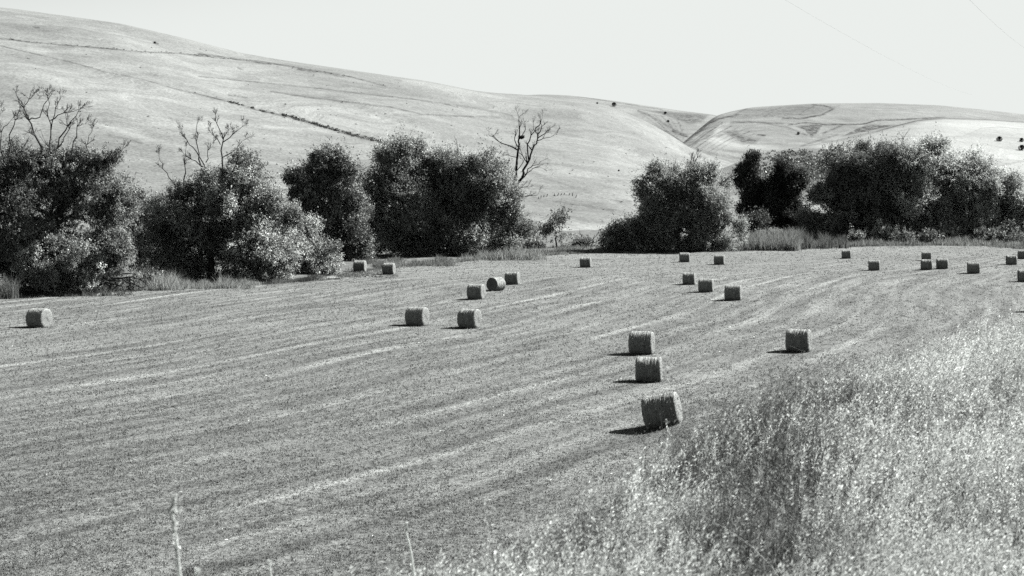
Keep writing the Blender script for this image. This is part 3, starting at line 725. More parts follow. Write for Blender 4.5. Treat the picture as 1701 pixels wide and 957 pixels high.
def tuft_blades(cx, cy, cz, H, n_per, spread, tone, wpx, seed=0):
    n = len(cx)
    b = np.stack([np.repeat(cx, n_per), np.repeat(cy, n_per), np.repeat(cz, n_per)], 1)
    b[:, :2] += rng.normal(size=(len(b), 2)) * np.repeat(spread, n_per)[:, None]
    h = np.repeat(H, n_per) * rng.uniform(0.5, 1.15, len(b))
    a = rng.uniform(0, 2 * PI, len(b)); ln = rng.uniform(0.05, 0.6, len(b))
    lean = np.stack([np.cos(a) * ln, np.sin(a) * ln, a * 0], 1)
    t = np.repeat(tone, n_per) * rng.uniform(0.65, 1.35, len(b))
    return blades(b, h, lean, np.repeat(wpx, n_per) * rng.uniform(0.7, 1.4, len(b)), t)

parts = []
n = 15000
u = rng.uniform(-500, 2200, n); de = dist_of(edge_v(u)); y = de + np.abs(rng.normal(size=n)) * de * 0.02 - de * 0.004 + rng.uniform(0, 1, n) ** 2 * de * 0.05
px = F / y; hgt = (2.0 + 16.0 * noise3(np.stack([u * 0.05, y * 0.06, u * 0], 1), 4) ** 3) / px * rng.uniform(.5, 1.2, n)
tn = 0.04 + 0.30 * noise3(np.stack([u * 0.045, y * 0.07, u * 0], 1), 8) ** 1.3
parts.append(tuft_blades((u - CX) / F * y, y, np.full(n, 0.0), hgt, 7, 3.0 / px, tn, 1.1 / px))
# taller pale stands
def stand(u0, u1, v0, v1, hpx, n, tone):
    u = rng.uniform(u0, u1, n); v = rng.uniform(v0, v1, n); y = dist_of(v); px = F / y
    win = sstep(0, 0.22, (u - u0) / (u1 - u0)) * sstep(0, 0.22, (u1 - u) / (u1 - u0))
    h = hpx / px * rng.uniform(.3, 1.15, n) * (0.2 + 1.3 * noise3(np.stack([u * 0.07, v * 0.15, u * 0], 1), 6)) * (0.3 + 0.7 * win)
    parts.append(tuft_blades((u - CX) / F * y, y, np.full(n, 0.05), h, 8, 3.0 / px, np.full(n, tone) * rng.uniform(.8, 1.2, n), 1.2 / px))
stand(222, 305, 466, 484, 40, 700, 0.32); stand(0, 30, 488, 497, 40, 120, 0.17); stand(285, 420, 468, 481, 17, 600, 0.27); stand(760, 905, 418, 433, 22, 900, 0.26); stand(640, 760, 432, 443, 10, 500, 0.17)
stand(905, 1010, 412, 422, 9, 500, 0.2); stand(1400, 1701, 398, 409, 12, 1500, 0.19); stand(600, 640, 437, 446, 12, 150, 0.15); stand(1701, 1900, 400, 415, 12, 700, 0.19); stand(30, 220, 482, 493, 10, 400, 0.12)
stand(560, 660, 440, 462, 5, 500, 0.17)
v, f, t = join(parts)
tag(mesh_obj('verge_grass', v, f, M_grass, attrs={'tone': t}), 'ragged dry grass and weeds along the edge of the mown field', 'grass', kind='stuff')
# reeds
n = 1500; u = rng.uniform(1232, 1328, n); v_ = rng.uniform(405, 417, n); y = dist_of(v_); px = F / y
vv, ff, tt = tuft_blades((u - CX) / F * y, y, np.full(n, 0.05), 29 / px * rng.uniform(.55, 1.12, n) * (0.6 + 0.4 * sstep(1230, 1250, u)) * (0.75 + 0.4 * noise3(np.stack([u * 0.1, u * 0, u * 0], 1), 2)), 8, 2.0 / px, np.full(n, 0.19), 1.2 / px)
n = 420; u = 1322 + 85 * rng.random(n) ** 1.5; v_ = rng.uniform(402, 414, n); y = dist_of(v_); px = F / y
v2, f2, t2 = tuft_blades((u - CX) / F * y, y, np.full(n, 0.05), 24 / px * rng.uniform(.4, 1.1, n) * (0.35 + 0.9 * noise3(np.stack([u * 0.12, u * 0, u * 0], 1), 3)), 8, 2.4 / px, rng.uniform(0.05, 0.16, n), 1.2 / px)
v, f, t = join([(vv, ff, tt), (v2, f2, t2)])
tag(mesh_obj('reeds', v, f, M_grass, attrs={'tone': t}), 'tall pale reed patch right of the round tree at the field edge', 'reeds', kind='stuff')
# sunlit meadow behind the reeds
n = 2500; u = rng.uniform(1225, 1420, n); y = rng.uniform(325, 400, n); px = F / y
v, f, t = tuft_blades((u - CX) / F * y, y, np.full(n, 0.2), 7 / px * rng.uniform(.6, 1.1, n), 6, 4 / px, np.full(n, 0.34), 1.6 / px)
tag(mesh_obj('meadow_grass', v, f, M_grass, attrs={'tone': t}), 'bright sunlit grass seen between the dark trees', 'grass', kind='stuff')
# bare pale ground patches
for (u, v_, ru, dd) in [(180, 489, 24, 1.4), (540, 462, 30, 3.0), (800, 429, 34, 4.0), (940, 421, 20, 4.0)]:
    D = dist_of(v_); px = F / D; c = P(u, v_, D); m = 28; a = np.arange(m) * 2 * PI / m; V = [c + np.array([0, 0, 0.16])]
    for k, zz in ((0.5, 0.13), (1.0, -0.02)):
        rr = k * (1 + 0.25 * np.sin(a * 3 + u) + 0.12 * np.sin(a * 7))
        V += [c + np.array([math.cos(t_) * ru / px * q, math.sin(t_) * dd * q, zz]) for t_, q in zip(a, rr)]
    i = np.arange(m); j = (i + 1) % m
    tri = np.stack([np.zeros(m, int), 1 + i, 1 + j], 1); qd = np.stack([1 + i, 1 + m + i, 1 + m + j, 1 + j], 1)
    tag(mesh_obj('bare_ground', V, [tri, qd], M_bare, smooth=True), kind='structure')

# ----------------------------------------------------------------- brush on the hills
def hill_brush(name, label, pts_fn, n, size, tone, seed, cat='brush'):
    cs = np.array([pts_fn() for _ in range(n)])
    K = 26; s = size * rng.uniform(0.5, 1.4, n)
    c = cs[:, None, :] + rng.normal(size=(n, K, 3)) * (s * 0.45)[:, None, None] * np.array([1.2, 1.2, 0.6]) + np.array([0, 0, 0.4]) * s[:, None, None]
    a = unit(rng.normal(size=(n, K, 3)) + np.array([0, 0, 0.6]))
    c = c.reshape(-1, 3); L = np.repeat(s, K) * rng.uniform(0.4, 0.9, n * K)
    v, f = leaf_quads(c, a.reshape(-1, 3), L, L * 0.55)
    tag(mesh_obj(name, v, f, M_weed, attrs={'tone': np.repeat(rng.uniform(tone[0], tone[1], len(c)), 4)}), label, cat, kind='stuff')
gp = np.array(gully)
def on_gully():
    u = 700 - 320 * rng.random() ** 1.25
    if math.sin(u * 0.35) + math.sin(u * 0.13 + 1) < -0.6 + rng.random(): u = 470 + rng.random() * 200
    v = np.interp(u, gp[:, 0], gp[:, 1]); w = np.interp(u, gp[:, 0], gp[:, 2])
    return H1.at(u, v + rng.normal() * w * 0.75)
hill_brush('gully_brush', 'dark line of low brush running down the gully across the left hillside', on_gully, 420, 0.46, (0.03, 0.11), 1)
def in_draw():
    return H4.at(rng.uniform(1270, 1405), 250 + rng.random() ** 0.7 * 50)
hill_brush('draw_brush', 'grey brush on the slope behind the twin-crowned black tree', in_draw, 420, 1.5, (0.06, 0.24), 2)
def fence_brush():
    u = rng.uniform(0, 640); q = np.array(fe1[1][2]); return H1.at(u, np.interp(u, q[:, 0], q[:, 1]) + rng.normal() * 0.7)
hill_brush('field_line_brush', 'thin broken line of brush along the upper field line of the left hillside', fence_brush, 90, 0.36, (0.05, 0.14), 3)
def speck():
    u = rng.uniform(0, 1180); top = H1.rv(u); return H1.at(u, rng.uniform(top + 8, 350))
hill_brush('sagebrush', 'scattered tiny brush specks over the left hillside', speck, 200, 0.36, (0.06, 0.13), 4)

hts = [(H2, 1020, 177, 9, 'small round tree standing alone just below the skyline of the middle hill'), (H2, 992, 173, 4, 'tiny bush left of the lone skyline tree on the middle hill'), (H2, 1105, 190, 6, 'small dark bush on the hill above the head of the ravine'),
       (H2, 1110, 203, 5, 'tiny bush halfway down the ravine side, below the skyline bush'), (H4, 1660, 235, 11, 'small dark conifer-like tree on the pale hill at the right'), (H4, 1697, 236, 9, 'small dark tree on the pale hill at the very right edge'), (H4, 1697, 250, 12, 'spreading dark tree at the right edge below the other hill trees'),
       (H1, 257, 73, 5, 'tiny dark bush high on the left hillside'), (H3, 1326, 224, 6, 'dark bush on the grassy spur in front of the far hill'), (H1, 1028, 285, 4, 'tiny dark bush low on the hillside above the round tree')]
for i, (H, u, v, hp, lab) in enumerate(hts):
    b = H.at(u, v); px = F / b[1]; root = thing('hill_tree', lab, 'tree', b, 'small trees dotted over the hills')
    h = hp / px; n = 500
    d = unit(rng.normal(size=(n, 3))) * rng.random((n, 1)) ** 0.4
    c = np.array([0, 0, h * 0.48]) + d * np.array([h * 0.42, h * 0.42, h * 0.52]) * (1 - 0.6 * np.clip(d[:, 2:3], -0.3, 1)) * (0.8 + 0.4 * noise3(d * 3 + i, 5))[:, None]
    L = np.full(n, h * 0.16) * rng.uniform(.6, 1.3, n)
    vv, ff = leaf_quads(c, unit(rng.normal(size=(n, 3))), L, L * 0.6)
    mesh_obj('crown', vv, ff, M_dark, root, {'tone': np.repeat(rng.uniform(0.02, 0.06, n), 4)})
    vv, ff = tubes([((0, 0, -0.3), (0, 0, h * 0.5), h * 0.05, h * 0.03)], 6); mesh_obj('trunk', vv, ff, M_bark, root)

# fence on the hillside beyond the dead tree
fp = [(894, 331), (898, 329), (903, 328), (908, 327), (921, 326), (926, 326), (931, 325), (936, 324), (945, 325), (951, 326), (956, 329)]
b0 = H1.at(925, 328); fence = thing('hillside_fence', 'short row of dark leaning posts on the slope right of the dead tree', 'fence', b0)
for u, v in fp:
    q = H1.at(u, v) - b0; h = 0.9 * rng.uniform(.7, 1.1); ln = np.array([rng.normal() * 0.15 + 0.25, 0, 0])
    vv, ff = tubes(branch_path(q - np.array([0, 0, 0.2]), q + np.array([0, 0, h]) + ln, 0.13, 0.10, 2, 0.02), 6)
    mesh_obj('post', vv, ff, M_dead, fence)

# ----------------------------------------------------------------- hay bales
def bale_meshes(seed):
    R = 0.75; HL = 0.72; na, nl = 96, 56
    r_ = np.random.default_rng(seed)
    ring = r_.normal(size=nl) * 0.006
    xs = np.linspace(-HL, HL, nl); th = np.arange(na) * 2 * PI / na
    X, T = np.meshgrid(xs, th, indexing='ij')
    edge = np.clip((HL - np.abs(X)) / 0.09, 0, 1); rnd = np.sqrt(1 - (1 - edge) ** 2) * 0.06 - 0.06
    lump = fbm(np.stack([X.ravel() * 2.5, np.cos(T).ravel() * 2, np.sin(T).ravel() * 2], 1), seed, 4).reshape(X.shape)
    fine = fbm(np.stack([X.ravel() * 30, np.cos(T).ravel() * 7, np.sin(T).ravel() * 7], 1), seed + 3, 3).reshape(X.shape)
    rr = R + rnd + ring[:, None] + lump * 0.034 + fine * 0.018
    y = np.cos(T) * rr; z = np.sin(T) * rr
    sag = (0.62, 0.66, 0.64)[seed % 3]; z = np.where(z < -sag, -sag + (z + sag) * 0.35, z) + 0.69       # sags flat on the ground
    side_v = np.stack([X.ravel(), y.ravel(), z.ravel()], 1)
    i = np.arange(nl - 1)[:, None] * na + np.arange(na)[None, :]; j = np.arange(nl - 1)[:, None] * na + (np.arange(na)[None, :] + 1) % na
    side_f = np.stack([i.ravel(), j.ravel(), (j + na).ravel(), (i + na).ravel()], 1)
    ends = []
    for s, k in ((-1, 0), (1, nl - 1)):
        rim = np.stack([X[k], y[k], z[k]], 1); cen = np.array([s * (HL + 0.03), 0, 0.69]); V = []; rings_ = [1.0, .97, .9, .8, .68, .55, .42, .3, .18, .08]
        for q in rings_:
            w = rim * q + cen * (1 - q); w[:, 0] = s * (HL + (0.035 * math.sin(min(1, (1 - q) * 6) * PI / 2) if q < 1 else 0)) + r_.normal(size=na) * 0.010 * (q < 1)
            V.append(w)
        V = np.concatenate(V + [cen[None]]); m = len(rings_)
        a = np.arange(m - 1)[:, None] * na + np.arange(na)[None, :]; b = np.arange(m - 1)[:, None] * na + (np.arange(na)[None, :] + 1) % na
        fq = np.stack([a.ravel(), b.ravel(), (b + na).ravel(), (a + na).ravel()], 1)
        q0 = (m - 1) * na + np.arange(na); q1 = (m - 1) * na + (np.arange(na) + 1) % na
        ft = np.stack([q0, q1, np.full(na, m * na)], 1)
        if s < 0: fq = fq[:, ::-1]; ft = ft[:, ::-1]
        ends.append((V, [fq, ft]))
    # loose straws bristling from the surface
    n = 1300; k = r_.integers(0, len(side_v), n); c = side_v[k]; nrm = unit(c * np.array([0, 1, 1]) - np.array([0, 0, 0.69]))
    nrm[:, 0] = r_.normal(size=n) * 0.5
    tan = np.stack([np.zeros(n), -nrm[:, 2], nrm[:, 1]], 1) * r_.choice([-1, 1], n)[:, None]
    a = unit(nrm * 0.35 + tan * 0.9 + r_.normal(size=(n, 3)) * 0.35)
    L = r_.uniform(0.06, 0.2, n); c = c + a * L[:, None] * 0.4
    c[:, 2] = np.maximum(c[:, 2], 0.02)
    sv, sf = leaf_quads(c, a, L, np.full(n, 0.012))
    # loose straw shed on the stubble round the foot
    n = 420; bx_ = r_.normal(size=n) * 0.75; by_ = r_.normal(size=n) * 0.55
    c2 = np.stack([bx_, by_, r_.uniform(0.03, 0.10, n)], 1); a2 = unit(np.stack([r_.normal(size=n), r_.normal(size=n), r_.normal(size=n) * 0.25], 1))
    v2, f2 = leaf_quads(c2, a2, r_.uniform(0.10, 0.28, n), np.full(n, 0.022))
    sf = np.concatenate([sf, f2 + len(sv)]); sv = np.concatenate([sv, v2])
    return side_v, side_f, ends, (sv, sf, np.repeat(r_.uniform(0.14, 0.30, len(sv) // 4), 4))

def make_bale(seed):
    root = thing('hay_bale', 'bale', 'hay bale')
    sv, sf, ends, (tv, tf, tt) = bale_meshes(seed)
    mesh_obj('wrapped_side', sv, sf, M_side, root, smooth=True)
    for V, fs in ends: mesh_obj('end_face', V, fs, M_end, root, smooth=True)
    mesh_obj('loose_straw', tv, tf, M_straw, root, {'tone': tt})
    return root

def copy_tree(o, parent=None):
    c = o.copy(); C.objects.link(c)
    if parent is not None: c.parent = parent
    for ch in list(o.children): copy_tree(ch, c)
    return c

# u, v of the foot, height in pixels, yaw, label
bales = [
 (1078, 632, 42, -9, 'straw bale standing close behind the tilted bale, second nearest to the tall foreground grass'),
 (1105, 720, 59, -15, 'nearest and largest bale, tilted and half sunk behind the tall foreground grass'),
 (1066, 588, 41, -15, 'bale directly behind and touching the top of the second nearest bale in the centre column'),
 (1327, 586, 41, -21, 'solitary large bale between the centre column of bales and the tall grass at the right'),
 (65, 545, 34, -20, 'lone bale at the far left of the field with its round right end lit'),
 (693, 540, 34, -21, 'left one of the pair of mid-field bales side by side left of centre'),
 (780, 543, 34, -24, 'right one of the pair of mid-field bales side by side left of centre'),
 (791, 498, 27, -17, 'left bale of the trio in line left of centre, in front of the turned bale'),
 (824, 484, 24, 52, 'bale turned with its dark round end to the camera, middle of the trio in line'),
 (851, 473, 22, -13, 'right bale of the trio in line, just behind the turned bale'),
 (598, 453, 19, -8, 'small bale near the trees, left of the two below the widest leafy tree'),
 (646, 457, 20, -10, 'small bale near the trees, right of the two below the widest leafy tree'),
 (973, 445, 17, -12, 'small lone bale near the far edge below the wispy tree'),
 (1137, 437, 16, -6, 'small bale at the far edge right under the round tree'),
 (1195, 441, 16, -15, 'small bale at the far edge just right of the round tree'),
 (1145, 474, 20, -15, 'left and farthest bale of the three in a slanting row right of centre'),
 (1173, 486, 23, -14, 'middle bale of the three in a slanting row right of centre'),
 (1218, 500, 27, -15, 'right and nearest bale of the three in a slanting row right of centre'),
 (1406, 431, 13, -16, 'tiny bale at the far edge in front of the huge spreading tree'),
 (1452, 449, 18, -14, 'small bale alone right of the tiny bale at the far edge, left of the cluster'),
 (1539, 433, 15, -16, 'bale mostly hidden behind another bale in the cluster below the lighter leafy tree'),
 (1539, 449, 18, -13, 'front left bale of the cluster, hiding another bale behind it'),
 (1565, 448, 18, -13, 'right bale of the cluster below the lighter leafy tree'),
 (1617, 455, 19, -13, 'bale right of the cluster with a dark shadow to its left'),
 (1680, 439, 16, -12, 'small far bale near the right edge of the photo, fully in view'),
 (1702, 467, 21, -12, 'bale cut by the right edge of the photo, nearer than its far neighbours'),
 (1699, 431, 12, -30, 'smallest darkest bale at the right edge, behind the fully visible far bale'),
 (1723, 517, 30, -12, 'bale just beyond the right edge of the photo, only its shadow in view'),
]
protos = [make_bale(101), make_bale(202), make_bale(303)]
for i, (u, v, h, yaw, lab) in enumerate(bales):
    o = protos[i] if i < 3 else copy_tree(protos[i % 3])
    D = dist_of(v) * 1.003; x = (u - CX) / F * D
    o.location = (x, D, float(field_z(x, D)) - 0.02)
    o.rotation_euler = (0, 0, math.radians(yaw))
    want = h * D / F / 1.46; s = 0.35 + 0.65 * float(np.clip(want, 0.9, 1.12)); s *= rng.uniform(0.985, 1.015)
    o.scale = (s * rng.uniform(0.97, 1.03), s, s)
    if i == 1:
        o.rotation_euler = (math.radians(3), math.radians(-11), math.radians(yaw)); o.scale = (1.10, 1.06, 1.06)
        o.location.z = float(field_z(x, D)) - 0.10
    tag(o, lab, 'hay bale', 'round hay bales lying on the mown field')

# ----------------------------------------------------------------- stubble tufts on the field (ground cover)
n = 560000
y = 1.0 / rng.uniform(1 / 300.0, 1 / 40.0, n); tt = rng.uniform(-0.40, 0.40, n); x = tt * y
ok = y < dist_of(edge_v(CX + F * tt)) - 1
x, y = x[ok], y[ok]; n = len(x)
pat = noise3(np.stack([x * 0.5, y * 0.3, x * 0], 1), 77) * 0.5 + noise3(np.stack([x * 3.1, y * 2.2, x * 0], 1), 78) * 0.5
ok = rng.random(n) < 0.35 + 0.65 * sstep(0.3, 0.6, pat); x, y, pat = x[ok], y[ok], pat[ok]; n = len(x)
H = (0.028 + 0.00035 * y) * rng.uniform(.4, 1.6, n)
def quick_tufts(x, y, z, H, k, tone, wide=0.55, lean=0.6):
    n = len(x) * k
    b = np.stack([np.repeat(x, k), np.repeat(y, k), np.repeat(z, k)], 1); h = np.repeat(H, k)
    b[:, :2] += rng.normal(size=(n, 2)) * (h * 0.8)[:, None]
    a = rng.uniform(0, 2 * PI, n); ln = rng.uniform(0.1, lean * 1.6, n); h = h * rng.uniform(.5, 1.2, n)
    tip = b + np.stack([np.cos(a) * ln * h, np.sin(a) * ln * h, h], 1)
    an = rng.uniform(0, PI, n); sd_ = np.stack([np.cos(an), np.sin(an), an * 0], 1) * (h * wide * 0.5)[:, None]
    V = np.stack([b - sd_, b + sd_, tip], 1).reshape(-1, 3)
    return V, np.arange(3 * n).reshape(n, 3), np.repeat(np.repeat(tone, k) * rng.uniform(.6, 1.4, n), 3)
tone = np.where(rng.random(n) < 0.5, rng.uniform(0.07, 0.13, n), rng.uniform(0.15, 0.28, n))
v, f, t = quick_tufts(x, y, field_z(x, y) - 0.01, H, 3, tone)
tag(mesh_obj('stubble', v, f, M_tuft, attrs={'tone': t}), 'short cut stubble and regrowth over the mown field', 'stubble', kind='stuff')
# pale straw left lying along the swath lines
n = 200000
y = 1.0 / rng.uniform(1 / 200.0, 1 / 42.0, n); tt = rng.uniform(-0.40, 0.40, n); x = tt * y
s_ = x - y * 0.455 - 4 * np.sin((y - 60) * 0.035) - 0.018 * np.maximum(y - 195 - np.maximum(x - 30, 0), 0) ** 2 + 0.55 * np.sin(y * 0.07 + x * 0.03) + 0.4 * np.sin(x * 0.13 - y * 0.05)
k = s_ / 3.9 + 0.464; tri = np.abs(k - np.floor(k) - 0.5) * 2
al = noise3(np.stack([np.floor(k) * 7.31, y * 0.06, x * 0 + 0.5], 1), 15)
cl = noise3(np.stack([x * 0.8, y * 0.35, x * 0 + 0.5], 1), 16)
ok = (rng.random(n) < np.where(tri < 0.10, 1.0, 0.04) * (1 - 0.8 * sstep(0.2, 0.28, tt)) * np.maximum(sstep(0.35, 0.65, al), 0.7 * (np.floor(k) == -9) * (1 - 0.75 * sstep(90, 130, y))) * sstep(0.3, 0.6, cl)) & (y < dist_of(edge_v(CX + F * tt)) - 1)
x, y = x[ok], y[ok]; n = len(x)
a = rng.uniform(0, 2 * PI, (n)); ax = np.stack([np.cos(a), np.sin(a), rng.normal(size=n) * 0.2], 1); L = 0.07 + 0.0010 * y
v, f = leaf_quads(np.stack([x, y, field_z(x, y) + 0.05], 1), unit(ax), L * rng.uniform(.6, 1.5, n), L * 0.3)
tag(mesh_obj('straw_litter', v, f, M_straw, attrs={'tone': np.repeat(rng.uniform(.15, .32, n), 4)}), 'pale straw left in thin lines between the mown swaths', 'straw', kind='stuff')

# ----------------------------------------------------------------- the near grassy bank
BE = np.array([(-9, -12), (-4.2, 0), (-2.3, 5), (-1.28, 9), (-.38, 11), (.75, 13), (1.5, 14.4), (2.9, 17), (4.4, 19), (6.35, 22), (7.9, 24), (14, 30), (30, 42), (70, 66)], float)
ZT = np.array([(-20, -1.7), (2, -1.9), (5, -2.4), (9, -2.85), (11, -2.95), (13, -2.85), (14.4, -2.6), (17, -2.43), (19, -2.44), (22, -2.49), (24, -2.58), (40, -3.2), (70, -4)], float)
def edge_dist(x, y):
    best = np.full(x.shape, 1e9); sg = np.ones(x.shape)
    for a, b in zip(BE[:-1], BE[1:]):
        d = b - a; qx, qy = x - a[0], y - a[1]
        t = np.clip((qx * d[0] + qy * d[1]) / (d @ d), 0, 1)
        dd = np.hypot(qx - t * d[0], qy - t * d[1]); cr = -(d[0] * qy - d[1] * qx)
        m = dd < best; best = np.where(m, dd, best); sg = np.where(m, np.sign(cr), sg)
    return best * sg
def bank_z(x, y):
    d = edge_dist(x, y); zt = ZC + np.interp(y, ZT[:, 0], ZT[:, 1])
    z = zt - 0.58 * np.maximum(0, -d - 0.0) - 0.10 * np.exp(-np.maximum(d, 0) / 0.6)
    z = z + 0.10 * fbm(np.stack([np.ravel(x) * .7, np.ravel(y) * .7, np.ravel(x) * 0], 1), 61, 3).reshape(np.shape(x))
    return np.maximum(z, -0.6)
xs = np.arange(-40, 75, 0.45); ys = np.arange(-16, 75, 0.45); BX, BY = np.meshgrid(xs, ys)
tag(mesh_obj('grass_bank', np.stack([BX.ravel(), BY.ravel(), bank_z(BX, BY).ravel()], 1), grid_faces(len(ys), len(xs)), M_bank, smooth=True), kind='structure')

def grass_plants(n, region, dens, hgt, tone, head=True, spik=12, seed=0, leaves=3, wind=(0.12, 0.02), head_tone=1.35):
    x = rng.uniform(region[0], region[1], n); y = rng.uniform(region[2], region[3], n)
    keep = rng.random(n) < dens(x, y); x, y = x[keep], y[keep]; n = len(x)
    z = bank_z(x, y) - 0.02; base = np.stack([x, y, z], 1)
    H = rng.uniform(hgt[0], hgt[1], n) * (0.7 + 0.6 * noise3(np.stack([x * 1.2, y * .9, x * 0], 1), 91)) * (1 + 0.3 * sstep(0.24, 0.31, x / y) * sstep(14, 18, y)) * (1 + 0.55 * np.exp(-((uv_of(x, y) - 1150) / 38) ** 2) * np.exp(-((y - 13.2) / 1.5) ** 2) * (tone[0] < 0.2))
    a = rng.uniform(0, 2 * PI, n); ln = rng.uniform(0, 0.35, n)
    lean = np.stack([np.cos(a) * ln + wind[0], np.sin(a) * ln + wind[1], a * 0], 1)
    tn = rng.uniform(tone[0], tone[1], n) * (0.75 + 0.5 * noise3(np.stack([x * 2.0, y * 1.6, x * 0], 1), 92))
    out = [blades(base, H, lean, np.full(n, 0.005), tn, 4)]
    for _ in range(leaves):
        a2 = rng.uniform(0, 2 * PI, n); l2 = rng.uniform(0.2, 0.9, n)
        out.append(blades(base + rng.normal(size=(n, 3)) * np.array([.03, .03, 0]), H * rng.uniform(.35, .75, n), np.stack([np.cos(a2) * l2, np.sin(a2) * l2, a2 * 0], 1), np.full(n, 0.008), tn * rng.uniform(.55, 1.0, n), 3))
    if head:
        K = spik; k = np.linspace(0.58, 1.06, K)[None, :] + rng.uniform(-.03, .03, (n, K))
        c = base[:, None, :] + lean[:, None, :] * (H[:, None] * k * k)[:, :, None] + np.array([0, 0, 1.0]) * (H[:, None] * k * (1 - 0.18 * k))[:, :, None]
        wd = (1.10 - k)[:, :, None] * 0.050 + 0.006
        off = rng.normal(size=(n, K, 3)) * wd * np.array([1, 1, .5]) + np.array([wind[0] * 0.06, 0, -0.012])
        c = c + off
        ax = unit(off * np.array([1, 1, 0.2]) + rng.normal(size=(n, K, 3)) * 0.007 + np.array([0.006, 0, 0.026]))
        L = rng.uniform(0.018, 0.040, n * K)
        v, f = leaf_quads(c.reshape(-1, 3), ax.reshape(-1, 3), L, L * 0.30, np.array([0.5, -0.35, 0.6]) * np.ones((n * K, 1)) * 0.8)
        out.append((v, f, np.repeat((tn * head_tone)[:, None] * rng.uniform(.7, 1.25, (n, K)), 4).ravel()))
    return join(out)

def uv_of(x, y): return CX + F * x / y
def darkzone(x, y):
    """the greener weedy strip in the bank: 1 inside"""
    u = uv_of(x, y)
    c = np.interp(y, [6, 9, 12, 16, 20], [1150, 1210, 1270, 1290, 1330]); wd = np.interp(y, [6, 9, 12, 16, 20], [110, 130, 150, 170, 120])
    return np.exp(-((u - c) / wd) ** 2)
def dens_light(x, y):
    d = edge_dist(x, y); tt = x / np.maximum(y, 1)
    p = sstep(-0.5, 0.5, d) * (tt > -0.42) * (tt < 0.52) * (1 - 0.88 * darkzone(x, y)) * (0.40 + 0.85 * sstep(0.25, 0.7, noise3(np.stack([x * 1.6, y * 1.1, x * 0], 1), 55)))
    return np.where(y > 15, p * 0.8, p)
def dens_weed(x, y):
    d = edge_dist(x, y); tt = x / np.maximum(y, 1)
    return sstep(-1.2, 0.3, d) * (tt > -0.1) * (tt < 0.5) * np.clip(darkzone(x, y) * 0.9 + 0.10, 0, 1)
v, f, t = grass_plants(78000, (-5, 14, 5.0, 27), dens_light, (0.38, 0.68), (0.36, 0.56), spik=24)
g1 = (v, f, t)
v, f, t = grass_plants(7000, (-5, 14, 5.0, 27), dens_light, (0.50, 0.80), (0.48, 0.66), spik=46, leaves=1, head_tone=1.2, wind=(0.2, 0.0))
n = 900; x = rng.uniform(-3, 12, n); y = rng.uniform(6, 24, n); kp = rng.random(n) < np.clip(dens_light(x, y) + 0.5 * dens_weed(x, y), 0, 1); x, y = x[kp], y[kp]; n = len(x)
a_ = rng.uniform(-0.9, 0.9, n) + np.where(rng.random(n) < 0.6, 0, PI); ln_ = rng.uniform(0.4, 1.3, n)
g3 = blades(np.stack([x, y, bank_z(x, y)], 1), rng.uniform(0.6, 0.95, n), np.stack([np.cos(a_) * ln_, np.sin(a_) * ln_ * .5, a_ * 0], 1), np.full(n, 0.011), rng.uniform(.4, .7, n), 7)
v, f, t = join([g1, (v, f, t), g3])
tag(mesh_obj('dry_grass', v, f, M_grass, attrs={'tone': t}), 'tall pale seeding grass covering the bank in the foreground', 'grass', kind='stuff')
v, f, t = grass_plants(26000, (-2, 12, 5.0, 25), dens_weed, (0.40, 0.85), (0.07, 0.20), spik=9, leaves=4, head_tone=1.7)
tag(mesh_obj('green_weeds', v, f, M_weed, attrs={'tone': t}), 'darker weedy strip of thin stems in the foreground grass beside the tilted bale', 'weeds', kind='stuff')
# short litter on the rest of the bank
def dens_low(x, y):
    d = edge_dist(x, y); return (d > -9) * (y > 4) * 0.8
v, f, t = grass_plants(30000, (-14, 16, 4, 30), dens_low, (0.10, 0.28), (0.14, 0.28), head=False, leaves=3)
tag(mesh_obj('bank_turf', v, f, M_weed, attrs={'tone': t}), 'short dry turf under the tall grass of the bank', 'grass', kind='stuff')

# single dry stalks rising in front of the field
def stalk(label, pts, D, r0, r1, head_v, seed, blobs):
    px = F / D; base = P(pts[0][0], pts[0][1], D)
    gz = float(bank_z(np.array([base[0]]), np.array([D]))[0])
    root = thing('dry_stalk', label, 'plant stalk', (base[0], D, gz), 'dry stalks rising from the bank')
    org = np.array([base[0], D, gz]); segs = [(org - np.array([0, 0, .05]), base, r0 / px * 1.1, r0 / px)] if gz < base[2] else []
    W = [P(a, b, D) for a, b in pts]; n = len(W) - 1
    for i in range(n): segs += branch_path(W[i], W[i + 1], (r0 + (r1 - r0) * i / n) / px, (r0 + (r1 - r0) * (i + 1) / n) / px, 2, 0.02)
    v, f = tubes(segs, 7); mesh_obj('stem', v - org, f, M_grass, root, {'tone': np.full(len(v), 0.8)}, smooth=True)
    for (bu, bv, br, bl, nn) in blobs:
        cs = []; ax = []; c = P(bu, bv, D); cs.append(c + np.clip(rng.normal(size=(nn, 3)), -1.5, 1.5) * np.array([br, br, bl]) / px * 0.5); ax.append(unit(rng.normal(size=(nn, 3)) * 0.5 + np.array([0, 0, 1.0])))
        cs = np.concatenate(cs); ax = np.concatenate(ax); L = rng.uniform(5, 11, len(cs)) / px
        v, f = leaf_quads(cs, ax, L, L * 0.4)
        mesh_obj('seed_head', v - org, f, M_grass, root, {'tone': np.repeat(rng.uniform(.5, .75, len(cs)), 4)})
stalk('tall pale broken stalk with a seed head rising from the bottom left of the photo', [(306, 1010), (298, 950), (294, 910), (289, 880), (287, 850), (291, 838), (287, 824)], 7.0, 3.2, 1.2, 824, 1, [(289, 836, 5, 17, 70), (291, 847, 13, 5, 36), (291, 885, 5, 26, 50), (295, 925, 5, 22, 60)])
